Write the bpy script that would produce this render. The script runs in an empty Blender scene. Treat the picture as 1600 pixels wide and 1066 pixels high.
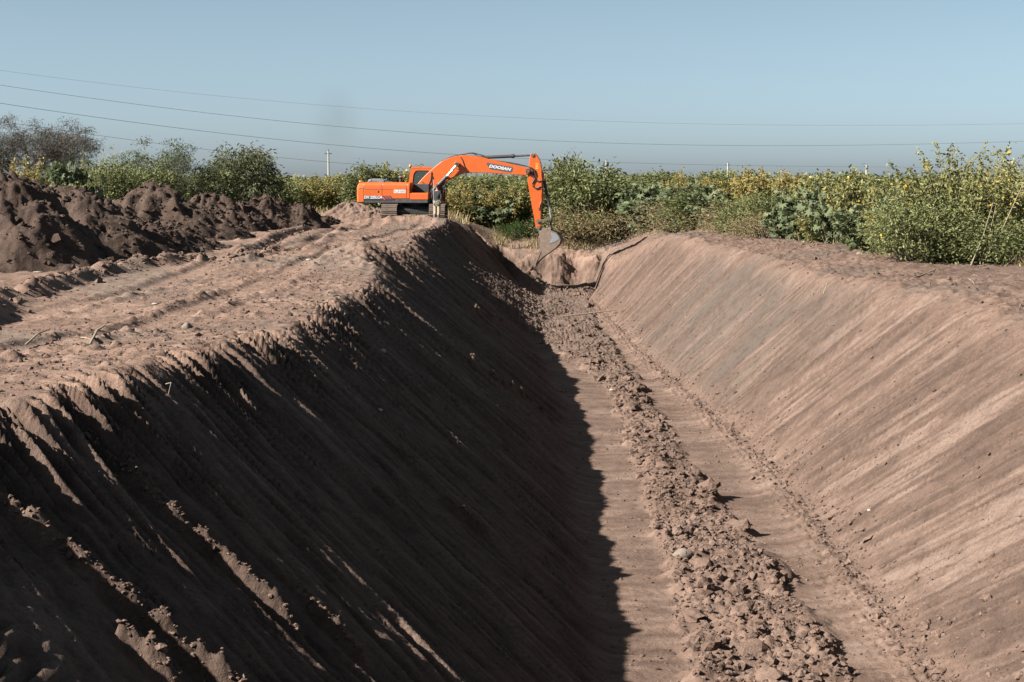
import bpy, bmesh, math, random
import numpy as np
from mathutils import Vector, Matrix

R = math.radians
sc = bpy.context.scene
COL = sc.collection
random.seed(7)
rng = np.random.default_rng(11)

# ------------------------------------------------------------------ camera
F = 2667.0            # focal length in photo pixels (1600 wide)
H = 2.3               # eye height above the bank
HOR = 278.0           # horizon row in the photo
TH = math.atan((533 - HOR) / F)
cam = bpy.data.cameras.new('camera')
camo = bpy.data.objects.new('camera', cam)
COL.objects.link(camo)
cam.sensor_width = 36.0
cam.lens = 36.0 * F / 1600.0
cam.clip_start = 0.5
cam.clip_end = 9000
camo.location = (0, 0, H)
camo.rotation_euler = (math.pi / 2 - TH, 0, 0)
sc.camera = camo

# ------------------------------------------------------------------ sky, sun, exposure
SUN_AZ = 20.0         # degrees the sun stands behind the picture's left
SUN_EL = 34.1
world = bpy.data.worlds.new('World')
sc.world = world
world.use_nodes = True
wn = world.node_tree
bg = wn.nodes['Background']
sky = wn.nodes.new('ShaderNodeTexSky')
sky.sky_type = 'NISHITA'
sky.sun_disc = False
sky.sun_elevation = R(SUN_EL)
sky.sun_rotation = R(270 - SUN_AZ)
sky.air_density = 0.38
sky.dust_density = 1.0
sky.ozone_density = 1.0
hs = wn.nodes.new('ShaderNodeHueSaturation')
hs.inputs['Saturation'].default_value = 0.73
hs.inputs['Value'].default_value = 0.77
hs.inputs['Hue'].default_value = 0.466
wn.links.new(sky.outputs[0], hs.inputs['Color'])
wn.links.new(hs.outputs[0], bg.inputs['Color'])
bg.inputs['Strength'].default_value = 0.05
sun = bpy.data.lights.new('sun', 'SUN')
sun.energy = 5.0
sun.angle = R(0.53)
sun.color = (1.0, 0.93, 0.84)
suno = bpy.data.objects.new('sun', sun)
COL.objects.link(suno)
to_sun = Vector((-math.cos(R(SUN_AZ)) * math.cos(R(SUN_EL)), -math.sin(R(SUN_AZ)) * math.cos(R(SUN_EL)), math.sin(R(SUN_EL))))
suno.rotation_euler = to_sun.to_track_quat('Z', 'Y').to_euler()
suno.location = (-30, -10, 40)
sc.view_settings.view_transform = 'Standard'
sc.view_settings.look = 'None'
sc.view_settings.exposure = 1.92
sc.view_settings.gamma = 1.0
sc.view_settings.use_curve_mapping = False

# ------------------------------------------------------------------ measuring helpers
FW = Vector((0, math.cos(TH), -math.sin(TH)))
UP = Vector((0, math.sin(TH), math.cos(TH)))


def ray(px, py):
    return FW + Vector((1, 0, 0)) * ((px - 800) / F) + UP * ((533 - py) / F)


def P(px, py, Y):
    d = ray(px, py)
    t = Y / d.y
    return Vector((d.x * t, Y, H + d.z * t))


def G(px, py, z=0.0):
    d = ray(px, py)
    t = (z - H) / d.z
    return Vector((d.x * t, d.y * t, z))


# ------------------------------------------------------------------ noise
def hsh(ix, iy, seed):
    h = (ix.astype(np.int64) * 374761393 + iy.astype(np.int64) * 668265263 + seed * 974634777) & 0xFFFFFFFF
    h = ((h ^ (h >> 13)) * 1274126177) & 0xFFFFFFFF
    h = ((h ^ (h >> 16)) * 2246822519) & 0xFFFFFFFF
    return (h ^ (h >> 15)) & 0xFFFFFFFF


def hash01(ix, iy, seed):
    return hsh(ix, iy, seed) / 4294967295.0


def gn(x, y, seed=0):
    x = np.asarray(x, float)
    y = np.asarray(y, float)
    x0 = np.floor(x)
    y0 = np.floor(y)
    fx = x - x0
    fy = y - y0
    ux = fx * fx * fx * (fx * (fx * 6 - 15) + 10)
    uy = fy * fy * fy * (fy * (fy * 6 - 15) + 10)

    def g(i, j):
        a = hash01(x0 + i, y0 + j, seed) * (2 * math.pi)
        return np.cos(a) * (fx - i) + np.sin(a) * (fy - j)
    a = g(0, 0) * (1 - ux) + g(1, 0) * ux
    b = g(0, 1) * (1 - ux) + g(1, 1) * ux
    return (a * (1 - uy) + b * uy) * 1.5


def fbm(x, y, octv, seed, gain=0.5):
    s = 0
    a = 1.0
    for k in range(octv):
        s = s + a * gn(x * 2 ** k, y * 2 ** k, seed + k * 17)
        a *= gain
    return s


def sst(x, a, b):
    t = np.clip((x - a) / (b - a), 0, 1)
    return t * t * (3 - 2 * t)


def smax(a, b, k):
    h = np.clip(0.5 + 0.5 * (a - b) / k, 0, 1)
    return b * (1 - h) + a * h + k * h * (1 - h)


def smin(a, b, k):
    return -smax(-a, -b, k)


# ------------------------------------------------------------------ terrain
KG = 0.80
KN = math.sqrt(1 + KG * KG)
ZF = -3.6
XLp = np.array([[-50, -4.7], [12, -4.7], [15, -4.65], [15.8, -4.4], [20.6, -3.85], [28.3, -3.45], [36, -3.3], [44, -3.3], [55, -3.6], [65, -3.9], [76, -4.0], [82, -3.5], [86, -3.0], [95, -2.9], [200, -2.9]])
TLp = np.array([[-50, 0.1], [12, 0.95], [20, 1.1], [28, 1.2], [44, 1.35], [60, 0.8], [75, 0.3], [90, 0.4], [200, 0.4]])
TRp = np.array([[-50, 4.9], [12, 4.9], [20, 4.9], [30, 5.1], [36, 5.15], [56, 4.35], [82, 3.75], [92, 4.1], [200, 4.1]])
XRp = np.array([[-50, 9.6], [12, 9.6], [20, 9.4], [30, 9.1], [40, 8.4], [50, 7.8], [65, 7.25], [80, 6.5], [92, 6.2], [200, 6.2]])


def lin(tab, Y):
    return np.interp(Y, tab[:, 0], tab[:, 1])


def strip_edges(Y):
    l = np.interp(Y, SL[:, 0], SL[:, 1])
    r = np.interp(Y, SR[:, 0], SR[:, 1])
    return l, r


SL = np.array([[G(px, py, ZF).y, G(px, py, ZF).x] for px, py in [(1110, 1160), (1090, 1066), (1040, 880), (985, 700), (960, 620), (900, 565), (830, 535), (795, 505), (800, 470), (820, 450)]])
SR = np.array([[G(px, py, ZF).y, G(px, py, ZF).x] for px, py in [(1410, 1160), (1335, 1066), (1190, 870), (1078, 735), (990, 590), (945, 530), (920, 480), (912, 455)]])


def seg_ridge(X, Y, a, b, w, taper=False):
    """distance based ridge along the segment a-b"""
    ax, ay = a
    bx, by = b
    dx, dy = bx - ax, by - ay
    L2 = dx * dx + dy * dy
    t = np.clip(((X - ax) * dx + (Y - ay) * dy) / L2, 0, 1)
    d = np.hypot(X - ax - t * dx, Y - ay - t * dy)
    tt = ((X - ax) * dx + (Y - ay) * dy) / L2
    return np.exp(-(d / w) ** 2) * sst(tt, -0.06, 0.10) * (1 - sst(tt, 0.8, 1.05)) if taper else np.exp(-(d / w) ** 2)


def poly_ridge(X, Y, pts, w):
    r = np.zeros_like(X)
    for a, b in zip(pts[:-1], pts[1:]):
        r = np.maximum(r, seg_ridge(X, Y, a, b, w))
    return r


def g2(*pp):
    return [(G(px, py).x, G(px, py).y) for px, py in pp]


BERM1 = g2((-90, 540), (0, 478), (100, 440), (200, 420), (290, 412), (390, 412))
RUT1 = g2((395, 390), (450, 368), (500, 350))
RUT2 = g2((460, 392), (505, 366), (530, 352))
BERM2 = g2((380, 402), (430, 392), (560, 388))
MOUND = (-3.75, 46.5)
# spilled soil lying down the shaded slope (lit in the photo); perpendicular groove coordinate of each
SPILL = []


def slope_hit(px, py):
    """where the ray through a photo pixel meets the left slope"""
    d = ray(px, py)
    for i in range(3000):
        t = 8 + i * 0.02
        x, y, z = d.x * t, d.y * t, H + d.z * t
        xl = float(lin(XLp, y))
        tl = float(lin(TLp, y))
        cr_ = 0.35 * (1 - float(sst(y, 15, 29)))
        zz = min(cr_, cr_ + (ZF - cr_) * (x - xl) / (tl - xl))
        if z <= zz:
            return (x, y)
    return (x, y)


for a, b, w, h in [((-60, 745), (430, 1140), 0.075, 0.17), ((105, 632), (258, 800), 0.08, 0.12), ((250, 792), (480, 1000), 0.075, 0.12),
                   ((185, 1000), (290, 1090), 0.06, 0.15), ((480, 955), (570, 1040), 0.07, 0.10),
                   ((690, 785), (770, 845), 0.06, 0.08), ((690, 545), (870, 665), 0.08, 0.08), ((700, 470), (800, 520), 0.09, 0.08)]:
    SPILL.append((slope_hit(*a), slope_hit(*b), w, h))


def natural(X, Y):
    """ground before the trench was cut"""
    far = 1 - sst(np.abs(Y), 120, 400)
    z = (0.10 * gn(X / 7, Y / 7, 1) + 0.05 * gn(X / 2.3, Y / 2.3, 2)) * far
    z = z + 0.35 * (1 - sst(Y, 15, 29)) * (X < 2) * sst(Y, 5, 9)
    # old shallow ditch beyond the end of the cut
    dep = 1.95 * np.where(Y > 96, np.exp(-np.maximum(Y - 96, 0) / 6), 1)
    ystart = np.where(X < 1, 89.0, np.interp(X, [1, 3], [89.0, 72.0]))
    z = z - dep * sst(Y, ystart, ystart + np.where(X < 1, 3.8, 3.8 + 10 * sst(X, 1, 3))) * sst(X, -4.0, -0.2) * (1 - sst(X, 4.0, 9.6))
    # the photographer's rise at the near end
    z = z + 0.6 * (1 - sst(Y, 2, 8)) * np.exp(-(X / 9) ** 2)
    return z


def terrain(X, Y, attrs=False):
    X = np.asarray(X, float)
    Y = np.asarray(Y, float)
    gp = (Y + KG * X) / KN
    al = (X - KG * Y) / KN
    near = 1 - sst(Y, 100, 130)
    nat = natural(X, Y)
    # rough soil on the banks
    cl = fbm(X * 3.1, Y * 3.1, 3, 40)
    cl2 = gn(X * 1.3, Y * 1.3, 46)
    rough = 0.030 * cl + 0.055 * np.maximum(0, cl) ** 2 * sst(cl2, -0.3, 0.6)
    leftb = X < 1
    wear = np.where(leftb, sst(gn(X * 0.35 + 3, Y * 0.22, 9), -0.5, 0.35) * 0.7 + 0.5, 0.8)
    nat = nat + rough * wear * near
    n1 = 0.5 + 0.5 * gn(X * 1.7, Y * 1.7, 61)
    bmk = (X < 0) & (X > -16) & (Y > 8) & (Y < 95)
    if bmk.any():
        Xs, Ys, n1s = X[bmk], Y[bmk], n1[bmk]
        nat[bmk] += (0.34 * poly_ridge(Xs, Ys, BERM1, 0.32) * (0.25 + n1s) - 0.08 * poly_ridge(Xs + 0.5, Ys, BERM1, 0.3)
                     - 0.14 * poly_ridge(Xs, Ys, RUT1, 0.28) - 0.14 * poly_ridge(Xs, Ys, RUT2, 0.3)
                     + 0.13 * poly_ridge(Xs + 0.45, Ys, RUT1, 0.25) * (0.4 + n1s) + 0.10 * poly_ridge(Xs - 0.45, Ys, RUT2, 0.25)
                     + 0.18 * poly_ridge(Xs, Ys, BERM2, 0.45) * n1s)
    xc = np.interp(Y, [10, 18, 26, 36, 48, 60, 75, 86], [-8.0, -7.6, -6.9, -6.5, -6.8, -6.6, -5.9, -5.2]) + 0.25 * gn(Y * 0.1, Y * 0, 95)
    lane = np.exp(-((np.abs(X - xc) - 1.2) / 0.36) ** 6) * (Y < 86) * (Y > 4)
    bars = np.abs(((Y + 0.05 * X) / 0.2 + 0.3 * gn(X * 1.5, Y * 1.5, 96)) % 1 - 0.5) * 2
    pm = sst(gn(X * 0.5, Y * 0.25, 97), -0.25, 0.35)
    nat = nat + lane * near * leftb * (-0.07 + 0.05 * bars * pm - 0.6 * rough * wear)
    nat = nat + near * leftb * 0.055 * sst(gn(X * 0.4, Y * 0.18, 98), -0.4, 0.4) * np.exp(-((np.abs(np.abs(X - xc) - 1.2) - 0.52) / 0.15) ** 2) * (Y < 86) * (Y > 4) * np.clip(0.2 + n1 + 0.6 * cl, 0, 1.6)
    md = np.hypot((X - MOUND[0]) / 1.0, (Y - MOUND[1]) / 2.2)
    nat = nat + 0.62 * np.exp(-(md / 1.25) ** 2) * (1 + 0.15 * cl)
    # low soil in front of the tracks
    nat = nat + 0.36 * np.exp(-((X + 5.2) / 3.0) ** 2 - ((Y - 85.7) / 0.8) ** 2) * (0.6 + 0.8 * n1)
    # ---- cut
    XL, TL, TR, XR = lin(XLp, Y), lin(TLp, Y), lin(TRp, Y), lin(XRp, Y)
    amp = (1 - sst(Y, 76, 84) * 0.75)
    gp = gp + 0.30 * gn(gp * 0.16, al * 0.10, 3) + 0.10 * gn(gp * 0.5, al * 0.3, 4)
    gmask = 0.35 + 0.85 * sst(gn(gp * 0.7, al * 0.45, 14) + 0.4 * gn(gp * 2.1, al * 1.1, 15), -0.35, 0.35)
    pw = 1.15
    pi_ = np.floor(gp / pw + 0.35 * gn(al * 0.12, gp * 0.2, 5))
    passo = hash01(pi_, pi_ * 0 + 3, 71) - 0.5
    fr = gp / pw - np.floor(gp / pw)
    tooth = np.abs(((gp / 0.23 + 0.35 * gn(gp * 1.1, al * 0.16, 6)) % 1.0) - 0.5) * 2
    s1 = gn(gp * 0.55, al * 0.06, 7)
    s2 = gn(gp * 1.7, al * 0.16, 8)
    s3 = gn(gp * 5.0, al * 0.42, 10)
    s4 = gn(gp * 13.0, al * 0.9, 12)
    hf_ = 1 - sst(Y, 24, 48)
    s4 = s4 * (0.25 + 0.75 * hf_)
    edge = amp * (0.10 * passo + 0.10 * s1 + 0.10 * s2 + 0.17 * s3 + 0.22 * s4 + 0.17 * hf_ * gn(gp * 24.0, al * 1.6, 13))
    edge = edge * (0.45 + 1.1 * sst(gn(gp * 0.45, al * 0.05, 115), -0.4, 0.4))
    er = amp * (0.10 * passo + 0.12 * s1 + 0.08 * s2 + 0.04 * s3)
    s5 = hf_ * gn(gp * 24.0, al * 1.6, 13)
    groove = gmask * (0.026 * tooth + 0.034 * s3 + 0.028 * s4 + 0.016 * s5) + 0.030 * s2 + 0.03 * passo + 0.03 * s1 + 0.02 * (1.2 - gmask) * cl
    inc = sst(1 - np.abs(gn(gp * 5.5, al * 0.33, 110)), 0.80, 0.99) * sst(gn(gp * 2.0, al * 0.8, 111), -0.05, 0.35)
    inc = np.maximum(inc, hf_ * sst(1 - np.abs(gn(gp * 11, al * 0.7, 112)), 0.78, 0.98) * sst(gn(gp * 3.0, al * 1.4, 113), 0.0, 0.4))
    fine = 0.010 * fbm(X * 9, Y * 9, 2, 90) - 0.035 * inc
    crest = 0.35 * (1 - sst(Y, 15, 29))
    sl = (ZF - crest) / (TL - XL)
    dl = np.maximum(X - XL, 0)
    zl = crest + sl * (X - XL - edge * np.exp(-dl / 0.7)) + groove * (1.2 + 0.9 * sst(Y, 22, 36)) + fine
    sm = (X > -5.5) & (X < 2.5) & (Y > 8) & (Y < 75)
    if sm.any():
        Xs, Ys, ds = X[sm], Y[sm], dl[sm]
        spill = np.zeros_like(Xs)
        for a, b, w, h in SPILL:
            spill = np.maximum(spill, (h + 0.045 * np.clip(ds, 0, 3.4)) * seg_ridge(Xs, Ys, a, b, w, True))
        spn = 0.8 + 0.45 * gn(Xs * 4.5, Ys * 4.5, 33) + 0.22 * gn(Xs * 12, Ys * 12, 34)
        zl[sm] += spill * np.clip(spn, 0.0, 1.3)
    sr = -ZF / (XR - TR)
    fw = sst(Y, 83, 87)
    zr = (X - XR - er) * sr + gmask * (0.024 * tooth + 0.030 * s3 + 0.020 * s4 + 0.010 * s5) + 0.03 * s2 + 0.05 * passo + 0.05 * s1 + fine + 0.03 * (1.3 - gmask) * cl
    zr2 = ZF + (X - TR - 0.35) * 2.6 + 0.12 * cl
    zr = zr * (1 - fw) + zr2 * fw
    fl = ZF + 0.035 * gn(X * 0.9, Y * 0.9, 20) + 0.014 * gn(X * 2.0, Y * 9, 21) + 0.008 * gn(X * 6, Y * 22, 22)
    # loose clod strip on the floor
    l, r = strip_edges(Y)
    en = 0.26 * gn(X * 1.3, Y * 1.3, 50) + 0.12 * gn(X * 3.5, Y * 3.5, 49)
    ms = sst(X - l + en, -0.12, 0.18) * (1 - sst(X - r + en, -0.12, 0.16)) * (Y < 90)
    b1 = 1 - np.abs(gn(X * 3.2, Y * 3.2, 51)) * 1.6
    b2 = 1 - np.abs(gn(X * 7.5, Y * 7.5, 52)) * 1.6
    b3 = gn(X * 17, Y * 17, 53)
    lump = 0.07 + 0.085 * gn(X * 1.5, Y * 1.5, 55) + 0.09 * b1 + 0.055 * b2 + 0.022 * b3
    fl = fl + ms * np.maximum(lump, -0.02) * (0.45 + 0.55 * sst(gn(X * 0.8, Y * 0.5, 58), -0.4, 0.4))
    # crumbs drifted against the right toe, heap under the bucket, raised left part far down
    fl = fl + 0.16 * np.exp(-((X - TR + 0.05) / 0.35) ** 2) * (0.5 + 0.6 * b2 * 0.8)
    fl = fl + 0.75 * np.exp(-((X - 0.9) / 0.9) ** 2 - ((Y - 88.6) / 1.6) ** 2) * (0.8 + 0.25 * b1)
    tal = -2.5 - (X + 0.5) * 0.60 - 2.2 * (1 - sst(Y, 50, 66)) - 1.2 * sst(Y, 82, 87) + 0.10 * b1 + 0.07 * b2 + 0.10 * gn(X * 1.2, Y * 0.8, 59)
    fl = smax(fl, tal, 0.25)
    YE = 94.3 - 0.8 * sst(X, 3.2, 4.6) + 0.35 * gn(X * 0.9, Y * 0.3, 30)
    ze = ZF + (Y - YE + 0.5 * gn(X * 0.7 + 4, Y * 0.2, 36)) * 0.85 + 0.09 * cl + 0.30 * gn(X * 0.9, Y * 1.3, 31) + 0.12 * gn(X * 2.2, Y * 3.5, 32) + 0.06 * b1
    zn = ZF + (9.5 - Y) * 1.2
    cut = smax(zl, zr, 0.12)
    cut = smax(cut, fl, 0.16)
    cut = np.maximum(cut, ze)
    cut = np.maximum(cut, zn)
    natr = nat - 0.12 * np.exp(-((X - XR) / 1.3) ** 2) * sst(X, 2, 4) * (0.8 + 0.6 * cl2)
    z = np.where(X < 3, smin(nat, cut, 0.035), smin(natr + 0.03 * cl, cut, 0.42))
    if not attrs:
        return z
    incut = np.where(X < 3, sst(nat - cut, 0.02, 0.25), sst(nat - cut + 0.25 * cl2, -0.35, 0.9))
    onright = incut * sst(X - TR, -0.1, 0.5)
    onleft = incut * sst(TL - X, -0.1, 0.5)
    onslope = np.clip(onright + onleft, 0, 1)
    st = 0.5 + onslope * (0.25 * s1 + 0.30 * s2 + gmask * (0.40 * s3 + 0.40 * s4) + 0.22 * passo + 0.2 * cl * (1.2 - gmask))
    st = st + (1 - onslope) * (0.22 * gn(X * 0.5, Y * 0.5, 80) + 0.25 * gn(X * 1.5, Y * 5, 81) + 0.12 * cl)
    pal = sst(gn(gp * 0.35 + 9, al * 0.30, 101) + 0.35 * s3 + 0.25 * s4, 0.15, 0.75) * sst(X - TR, 0.3, 1.0) * (1 - sst(X - TR, 2.2, 3.6))
    st = st - onslope * 0.30 * inc  # incised grooves coloured darker too, painting in their short shadows
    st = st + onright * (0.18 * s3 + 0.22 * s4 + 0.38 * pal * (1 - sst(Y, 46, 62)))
    floor = incut * (1 - onslope)
    st = st + floor * (1 - ms) * (0.10 + 0.3 * gn(X * 0.6, Y * 2.6, 84))
    gy = onright * np.clip(sst(gp, 33, 38) * (1 - sst(gp, 47, 56)) * (0.5 + 0.45 * s2 + 0.4 * gn(X * 0.5, Y * 0.5, 99)), 0, 0.75)
    gy = np.maximum(gy, 0.35 * ms * sst(Y, 34, 62))
    gy = np.maximum(gy, incut * 0.0 + 0.62 * sst(gn(X * 0.30, Y * 0.16, 87) + 0.35 * cl2 - 0.5 * lane, -0.05, 0.45) * (1 - onslope) * (1 - 0.85 * incut))
    gr = np.maximum(sst(Y, 96, 106), np.maximum(sst(X - 13.0 - 0.9 * cl2, 0, 2.0), sst(-X - 17, 0, 2)))
    gr = gr * (1 - 0.75 * np.exp(-((X + 2.5) / 1.5) ** 2) * (Y < 112))
    st = st + 0.14 * lane * (1 - incut) * leftb
    dry = np.clip(1 - incut + 0.45 * floor * (1 - ms) + 0.5 * floor * ms + 0.12 * onright, 0, 1) * (0.8 + 0.25 * gn(X * 0.6, Y * 0.4, 93))  # dry banks paler; cut soil's colour kept darker to deepen the left slope's shade
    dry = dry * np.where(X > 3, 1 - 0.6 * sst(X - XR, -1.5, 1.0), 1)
    return z, np.clip(st, 0, 1), np.clip(gy, 0, 1), np.clip(gr, 0, 1), np.clip(dry, 0, 1)


def tz(x, y):
    return float(terrain(np.array([x]), np.array([y]))[0])


# ------------------------------------------------------------------ mesh helpers
def link(o):
    COL.objects.link(o)
    return o


def arr_mesh(name, V, polys, mat=None, smooth=False, fattr=None):
    """polys: list of integer arrays (n, k)"""
    me = bpy.data.meshes.new(name)
    V = np.ascontiguousarray(V, np.float32)
    me.vertices.add(len(V))
    me.vertices.foreach_set('co', V.ravel())
    nl = sum(p.size for p in polys)
    npol = sum(len(p) for p in polys)
    me.loops.add(nl)
    me.loops.foreach_set('vertex_index', np.concatenate([p.ravel() for p in polys]).astype(np.int32))
    me.polygons.add(npol)
    ls = []
    s = 0
    for p in polys:
        k = p.shape[1]
        ls.append(s + np.arange(len(p)) * k)
        s += p.size
    me.polygons.foreach_set('loop_start', np.concatenate(ls).astype(np.int32))
    if fattr:
        for an, av in fattr.items():
            at = me.attributes.new(an, 'FLOAT', 'POINT')
            at.data.foreach_set('value', np.ascontiguousarray(av, np.float32).ravel())
    if mat:
        me.materials.append(mat)
    me.update(calc_edges=True)
    me.polygons.foreach_set('use_smooth', np.full(npol, smooth, dtype=bool))
    return me


def new(name, me, parent=None, loc=None, **kw):
    o = bpy.data.objects.new(name, me)
    link(o)
    if parent is not None:
        o.parent = parent
    if loc is not None:
        o.location = loc
    for k, v in kw.items():
        o[k] = v
    return o


def bm_mesh(name, bm, mat, smooth=False):
    bmesh.ops.recalc_face_normals(bm, faces=bm.faces)
    me = bpy.data.meshes.new(name)
    bm.to_mesh(me)
    bm.free()
    if isinstance(mat, (list, tuple)):
        for m in mat:
            me.materials.append(m)
    else:
        me.materials.append(mat)
    if smooth:
        for p in me.polygons:
            p.use_smooth = True
    return me


class MB:
    """collects shapes for one mesh"""

    def __init__(self):
        self.bm = bmesh.new()

    def prism(self, pts, y0, y1, bev=0.0, seg=2, midx=0):
        """outline in (x, z), extruded along y"""
        b = bmesh.new()
        va = [b.verts.new((x, y0, z)) for x, z in pts]
        vb = [b.verts.new((x, y1, z)) for x, z in pts]
        b.faces.new(va)
        b.faces.new(vb[::-1])
        n = len(pts)
        for i in range(n):
            b.faces.new((va[i], vb[i], vb[(i + 1) % n], va[(i + 1) % n]))
        bmesh.ops.recalc_face_normals(b, faces=b.faces)
        if bev:
            bmesh.ops.bevel(b, geom=list(b.edges), offset=bev, segments=seg, affect='EDGES', profile=0.5, clamp_overlap=True)
        self._merge(b)
        return self

    def box(self, x0, x1, y0, y1, z0, z1, bev=0.0, seg=2):
        return self.prism([(x0, z0), (x1, z0), (x1, z1), (x0, z1)], y0, y1, bev, seg)

    def cyl(self, a, b_, r, r2=None, n=14):
        a, b_ = Vector(a), Vector(b_)
        r2 = r if r2 is None else r2
        d = b_ - a
        b = bmesh.new()
        bmesh.ops.create_cone(b, cap_ends=True, cap_tris=False, segments=n, radius1=r, radius2=r2, depth=d.length)
        M = Matrix.Translation((a + b_) / 2) @ d.to_track_quat('Z', 'Y').to_matrix().to_4x4()
        bmesh.ops.transform(b, matrix=M, verts=b.verts)
        self._merge(b)
        return self

    def sphere(self, c, r, n=10, sc_=(1, 1, 1)):
        b = bmesh.new()
        bmesh.ops.create_uvsphere(b, u_segments=n, v_segments=max(6, n // 2 + 1), radius=r)
        bmesh.ops.transform(b, matrix=Matrix.Translation(c) @ Matrix.Diagonal((*sc_, 1)), verts=b.verts)
        self._merge(b)
        return self

    def tube(self, pts, r, n=6, r1=None):
        pts = [Vector(p) for p in pts]
        r1 = r if r1 is None else r1
        b = bmesh.new()
        rings = []
        for i, p in enumerate(pts):
            d = (pts[min(i + 1, len(pts) - 1)] - pts[max(i - 1, 0)]).normalized()
            q = d.to_track_quat('Z', 'Y')
            rr = r + (r1 - r) * i / max(1, len(pts) - 1)
            rings.append([b.verts.new(p + q @ Vector((math.cos(k * 2 * math.pi / n) * rr, math.sin(k * 2 * math.pi / n) * rr, 0))) for k in range(n)])
        for A, B in zip(rings[:-1], rings[1:]):
            for k in range(n):
                b.faces.new((A[k], A[(k + 1) % n], B[(k + 1) % n], B[k]))
        b.faces.new(rings[0][::-1])
        b.faces.new(rings[-1])
        self._merge(b)
        return self

    def _merge(self, b):
        off = {}
        for v in b.verts:
            off[v] = self.bm.verts.new(v.co)
        for f in b.faces:
            try:
                nf = self.bm.faces.new([off[v] for v in f.verts])
                nf.smooth = f.smooth
            except ValueError:
                pass
        b.free()

    def build(self, name, mat, parent=None, smooth=False, loc=None, **kw):
        return new(name, bm_mesh(name, self.bm, mat, smooth), parent, loc, **kw)


# ------------------------------------------------------------------ materials
def nodes(mat):
    mat.use_nodes = True
    nt = mat.node_tree
    return nt, nt.nodes['Principled BSDF']


def ramp(nt, fac, stops):
    r = nt.nodes.new('ShaderNodeValToRGB')
    e = r.color_ramp.elements
    while len(e) < len(stops):
        e.new(0.5)
    for k, (p, c) in enumerate(stops):
        e[k].position = p
        e[k].color = (*c, 1)
    nt.links.new(fac, r.inputs['Fac'])
    return r.outputs['Color']


def mixc(nt, fac, a, b, blend='MIX'):
    m = nt.nodes.new('ShaderNodeMix')
    m.data_type = 'RGBA'
    m.blend_type = blend
    for s, v in (('Factor', fac), ('A', a), ('B', b)):
        sk = [i for i in m.inputs if i.name == s and (i.type == 'RGBA' or s == 'Factor')][0]
        if hasattr(v, 'is_linked') or isinstance(v, bpy.types.NodeSocket):
            nt.links.new(v, sk)
        elif isinstance(v, tuple):
            sk.default_value = (*v, 1)
        else:
            sk.default_value = v
    return [o for o in m.outputs if o.type == 'RGBA'][0]


def noise(nt, scale, detail=4, rough=0.55, vec=None):
    n = nt.nodes.new('ShaderNodeTexNoise')
    n.inputs['Scale'].default_value = scale
    n.inputs['Detail'].default_value = detail
    n.inputs['Roughness'].default_value = rough
    if vec is not None:
        nt.links.new(vec, n.inputs['Vector'])
    return n.outputs['Fac']


def attr(nt, name):
    a = nt.nodes.new('ShaderNodeAttribute')
    a.attribute_name = name
    return a.outputs['Fac']


def soil_material(name, tabs=True, tone=0.245, bd=0.06):
    m = bpy.data.materials.new(name)
    nt, b = nodes(m)
    geo = nt.nodes.new('ShaderNodeNewGeometry')
    pos = geo.outputs['Position']
    n1 = noise(nt, 0.45, 5, 0.6, pos)
    n2 = noise(nt, 3.2, 6, 0.65, pos)
    n3 = noise(nt, 22, 4, 0.7, pos)
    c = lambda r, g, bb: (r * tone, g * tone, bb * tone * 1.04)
    base = ramp(nt, n1, [(0.26, c(0.237, 0.160, 0.121)), (0.5, c(0.291, 0.201, 0.155)), (0.72, c(0.342, 0.243, 0.190))])
    if tabs:
        st = attr(nt, 'streak')
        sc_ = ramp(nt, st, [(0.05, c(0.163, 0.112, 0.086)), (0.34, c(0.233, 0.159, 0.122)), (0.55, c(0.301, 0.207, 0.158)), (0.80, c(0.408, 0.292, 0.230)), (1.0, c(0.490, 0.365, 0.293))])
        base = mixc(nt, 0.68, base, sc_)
        base = mixc(nt, attr(nt, 'grey'), base, c(0.215, 0.182, 0.150))
    d2 = ramp(nt, n2, [(0.28, (0.62, 0.60, 0.58)), (0.5, (1, 1, 1)), (0.75, (1.18, 1.17, 1.15))])
    base = mixc(nt, 0.9, base, d2, 'MULTIPLY')
    d3 = ramp(nt, n3, [(0.25, (0.6, 0.58, 0.56)), (0.5, (1, 1, 1)), (0.80, (1.35, 1.33, 1.3))])
    base = mixc(nt, 0.85, base, d3, 'MULTIPLY')
    d4 = ramp(nt, noise(nt, 70, 3, 0.7, pos), [(0.3, (0.7, 0.68, 0.66)), (0.5, (1, 1, 1)), (0.75, (1.3, 1.28, 1.25))])
    base = mixc(nt, 0.8, base, d4, 'MULTIPLY')
    if tabs:
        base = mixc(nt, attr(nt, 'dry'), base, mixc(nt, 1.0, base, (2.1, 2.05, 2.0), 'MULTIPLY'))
        gcol = ramp(nt, noise(nt, 1.3, 5, 0.6, pos), [(0.3, (0.045, 0.055, 0.02)), (0.5, (0.10, 0.095, 0.045)), (0.7, (0.19, 0.155, 0.09))])
        base = mixc(nt, attr(nt, 'grassy'), base, gcol)
    nt.links.new(base, b.inputs['Base Color'])
    b.inputs['Roughness'].default_value = 0.95
    b.inputs['Specular IOR Level'].default_value = 0.15
    nb = noise(nt, 38, 5, 0.7, pos)
    nb2 = noise(nt, 9, 5, 0.7, pos)
    bp2 = nt.nodes.new('ShaderNodeBump')
    bp2.inputs['Strength'].default_value = 0.55
    bp2.inputs['Distance'].default_value = bd
    nt.links.new(nb2, bp2.inputs['Height'])
    bp = nt.nodes.new('ShaderNodeBump')
    bp.inputs['Strength'].default_value = 0.55
    bp.inputs['Distance'].default_value = 0.02
    nt.links.new(nb, bp.inputs['Height'])
    nt.links.new(bp2.outputs['Normal'], bp.inputs['Normal'])
    nt.links.new(bp.outputs['Normal'], b.inputs['Normal'])
    return m


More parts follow.
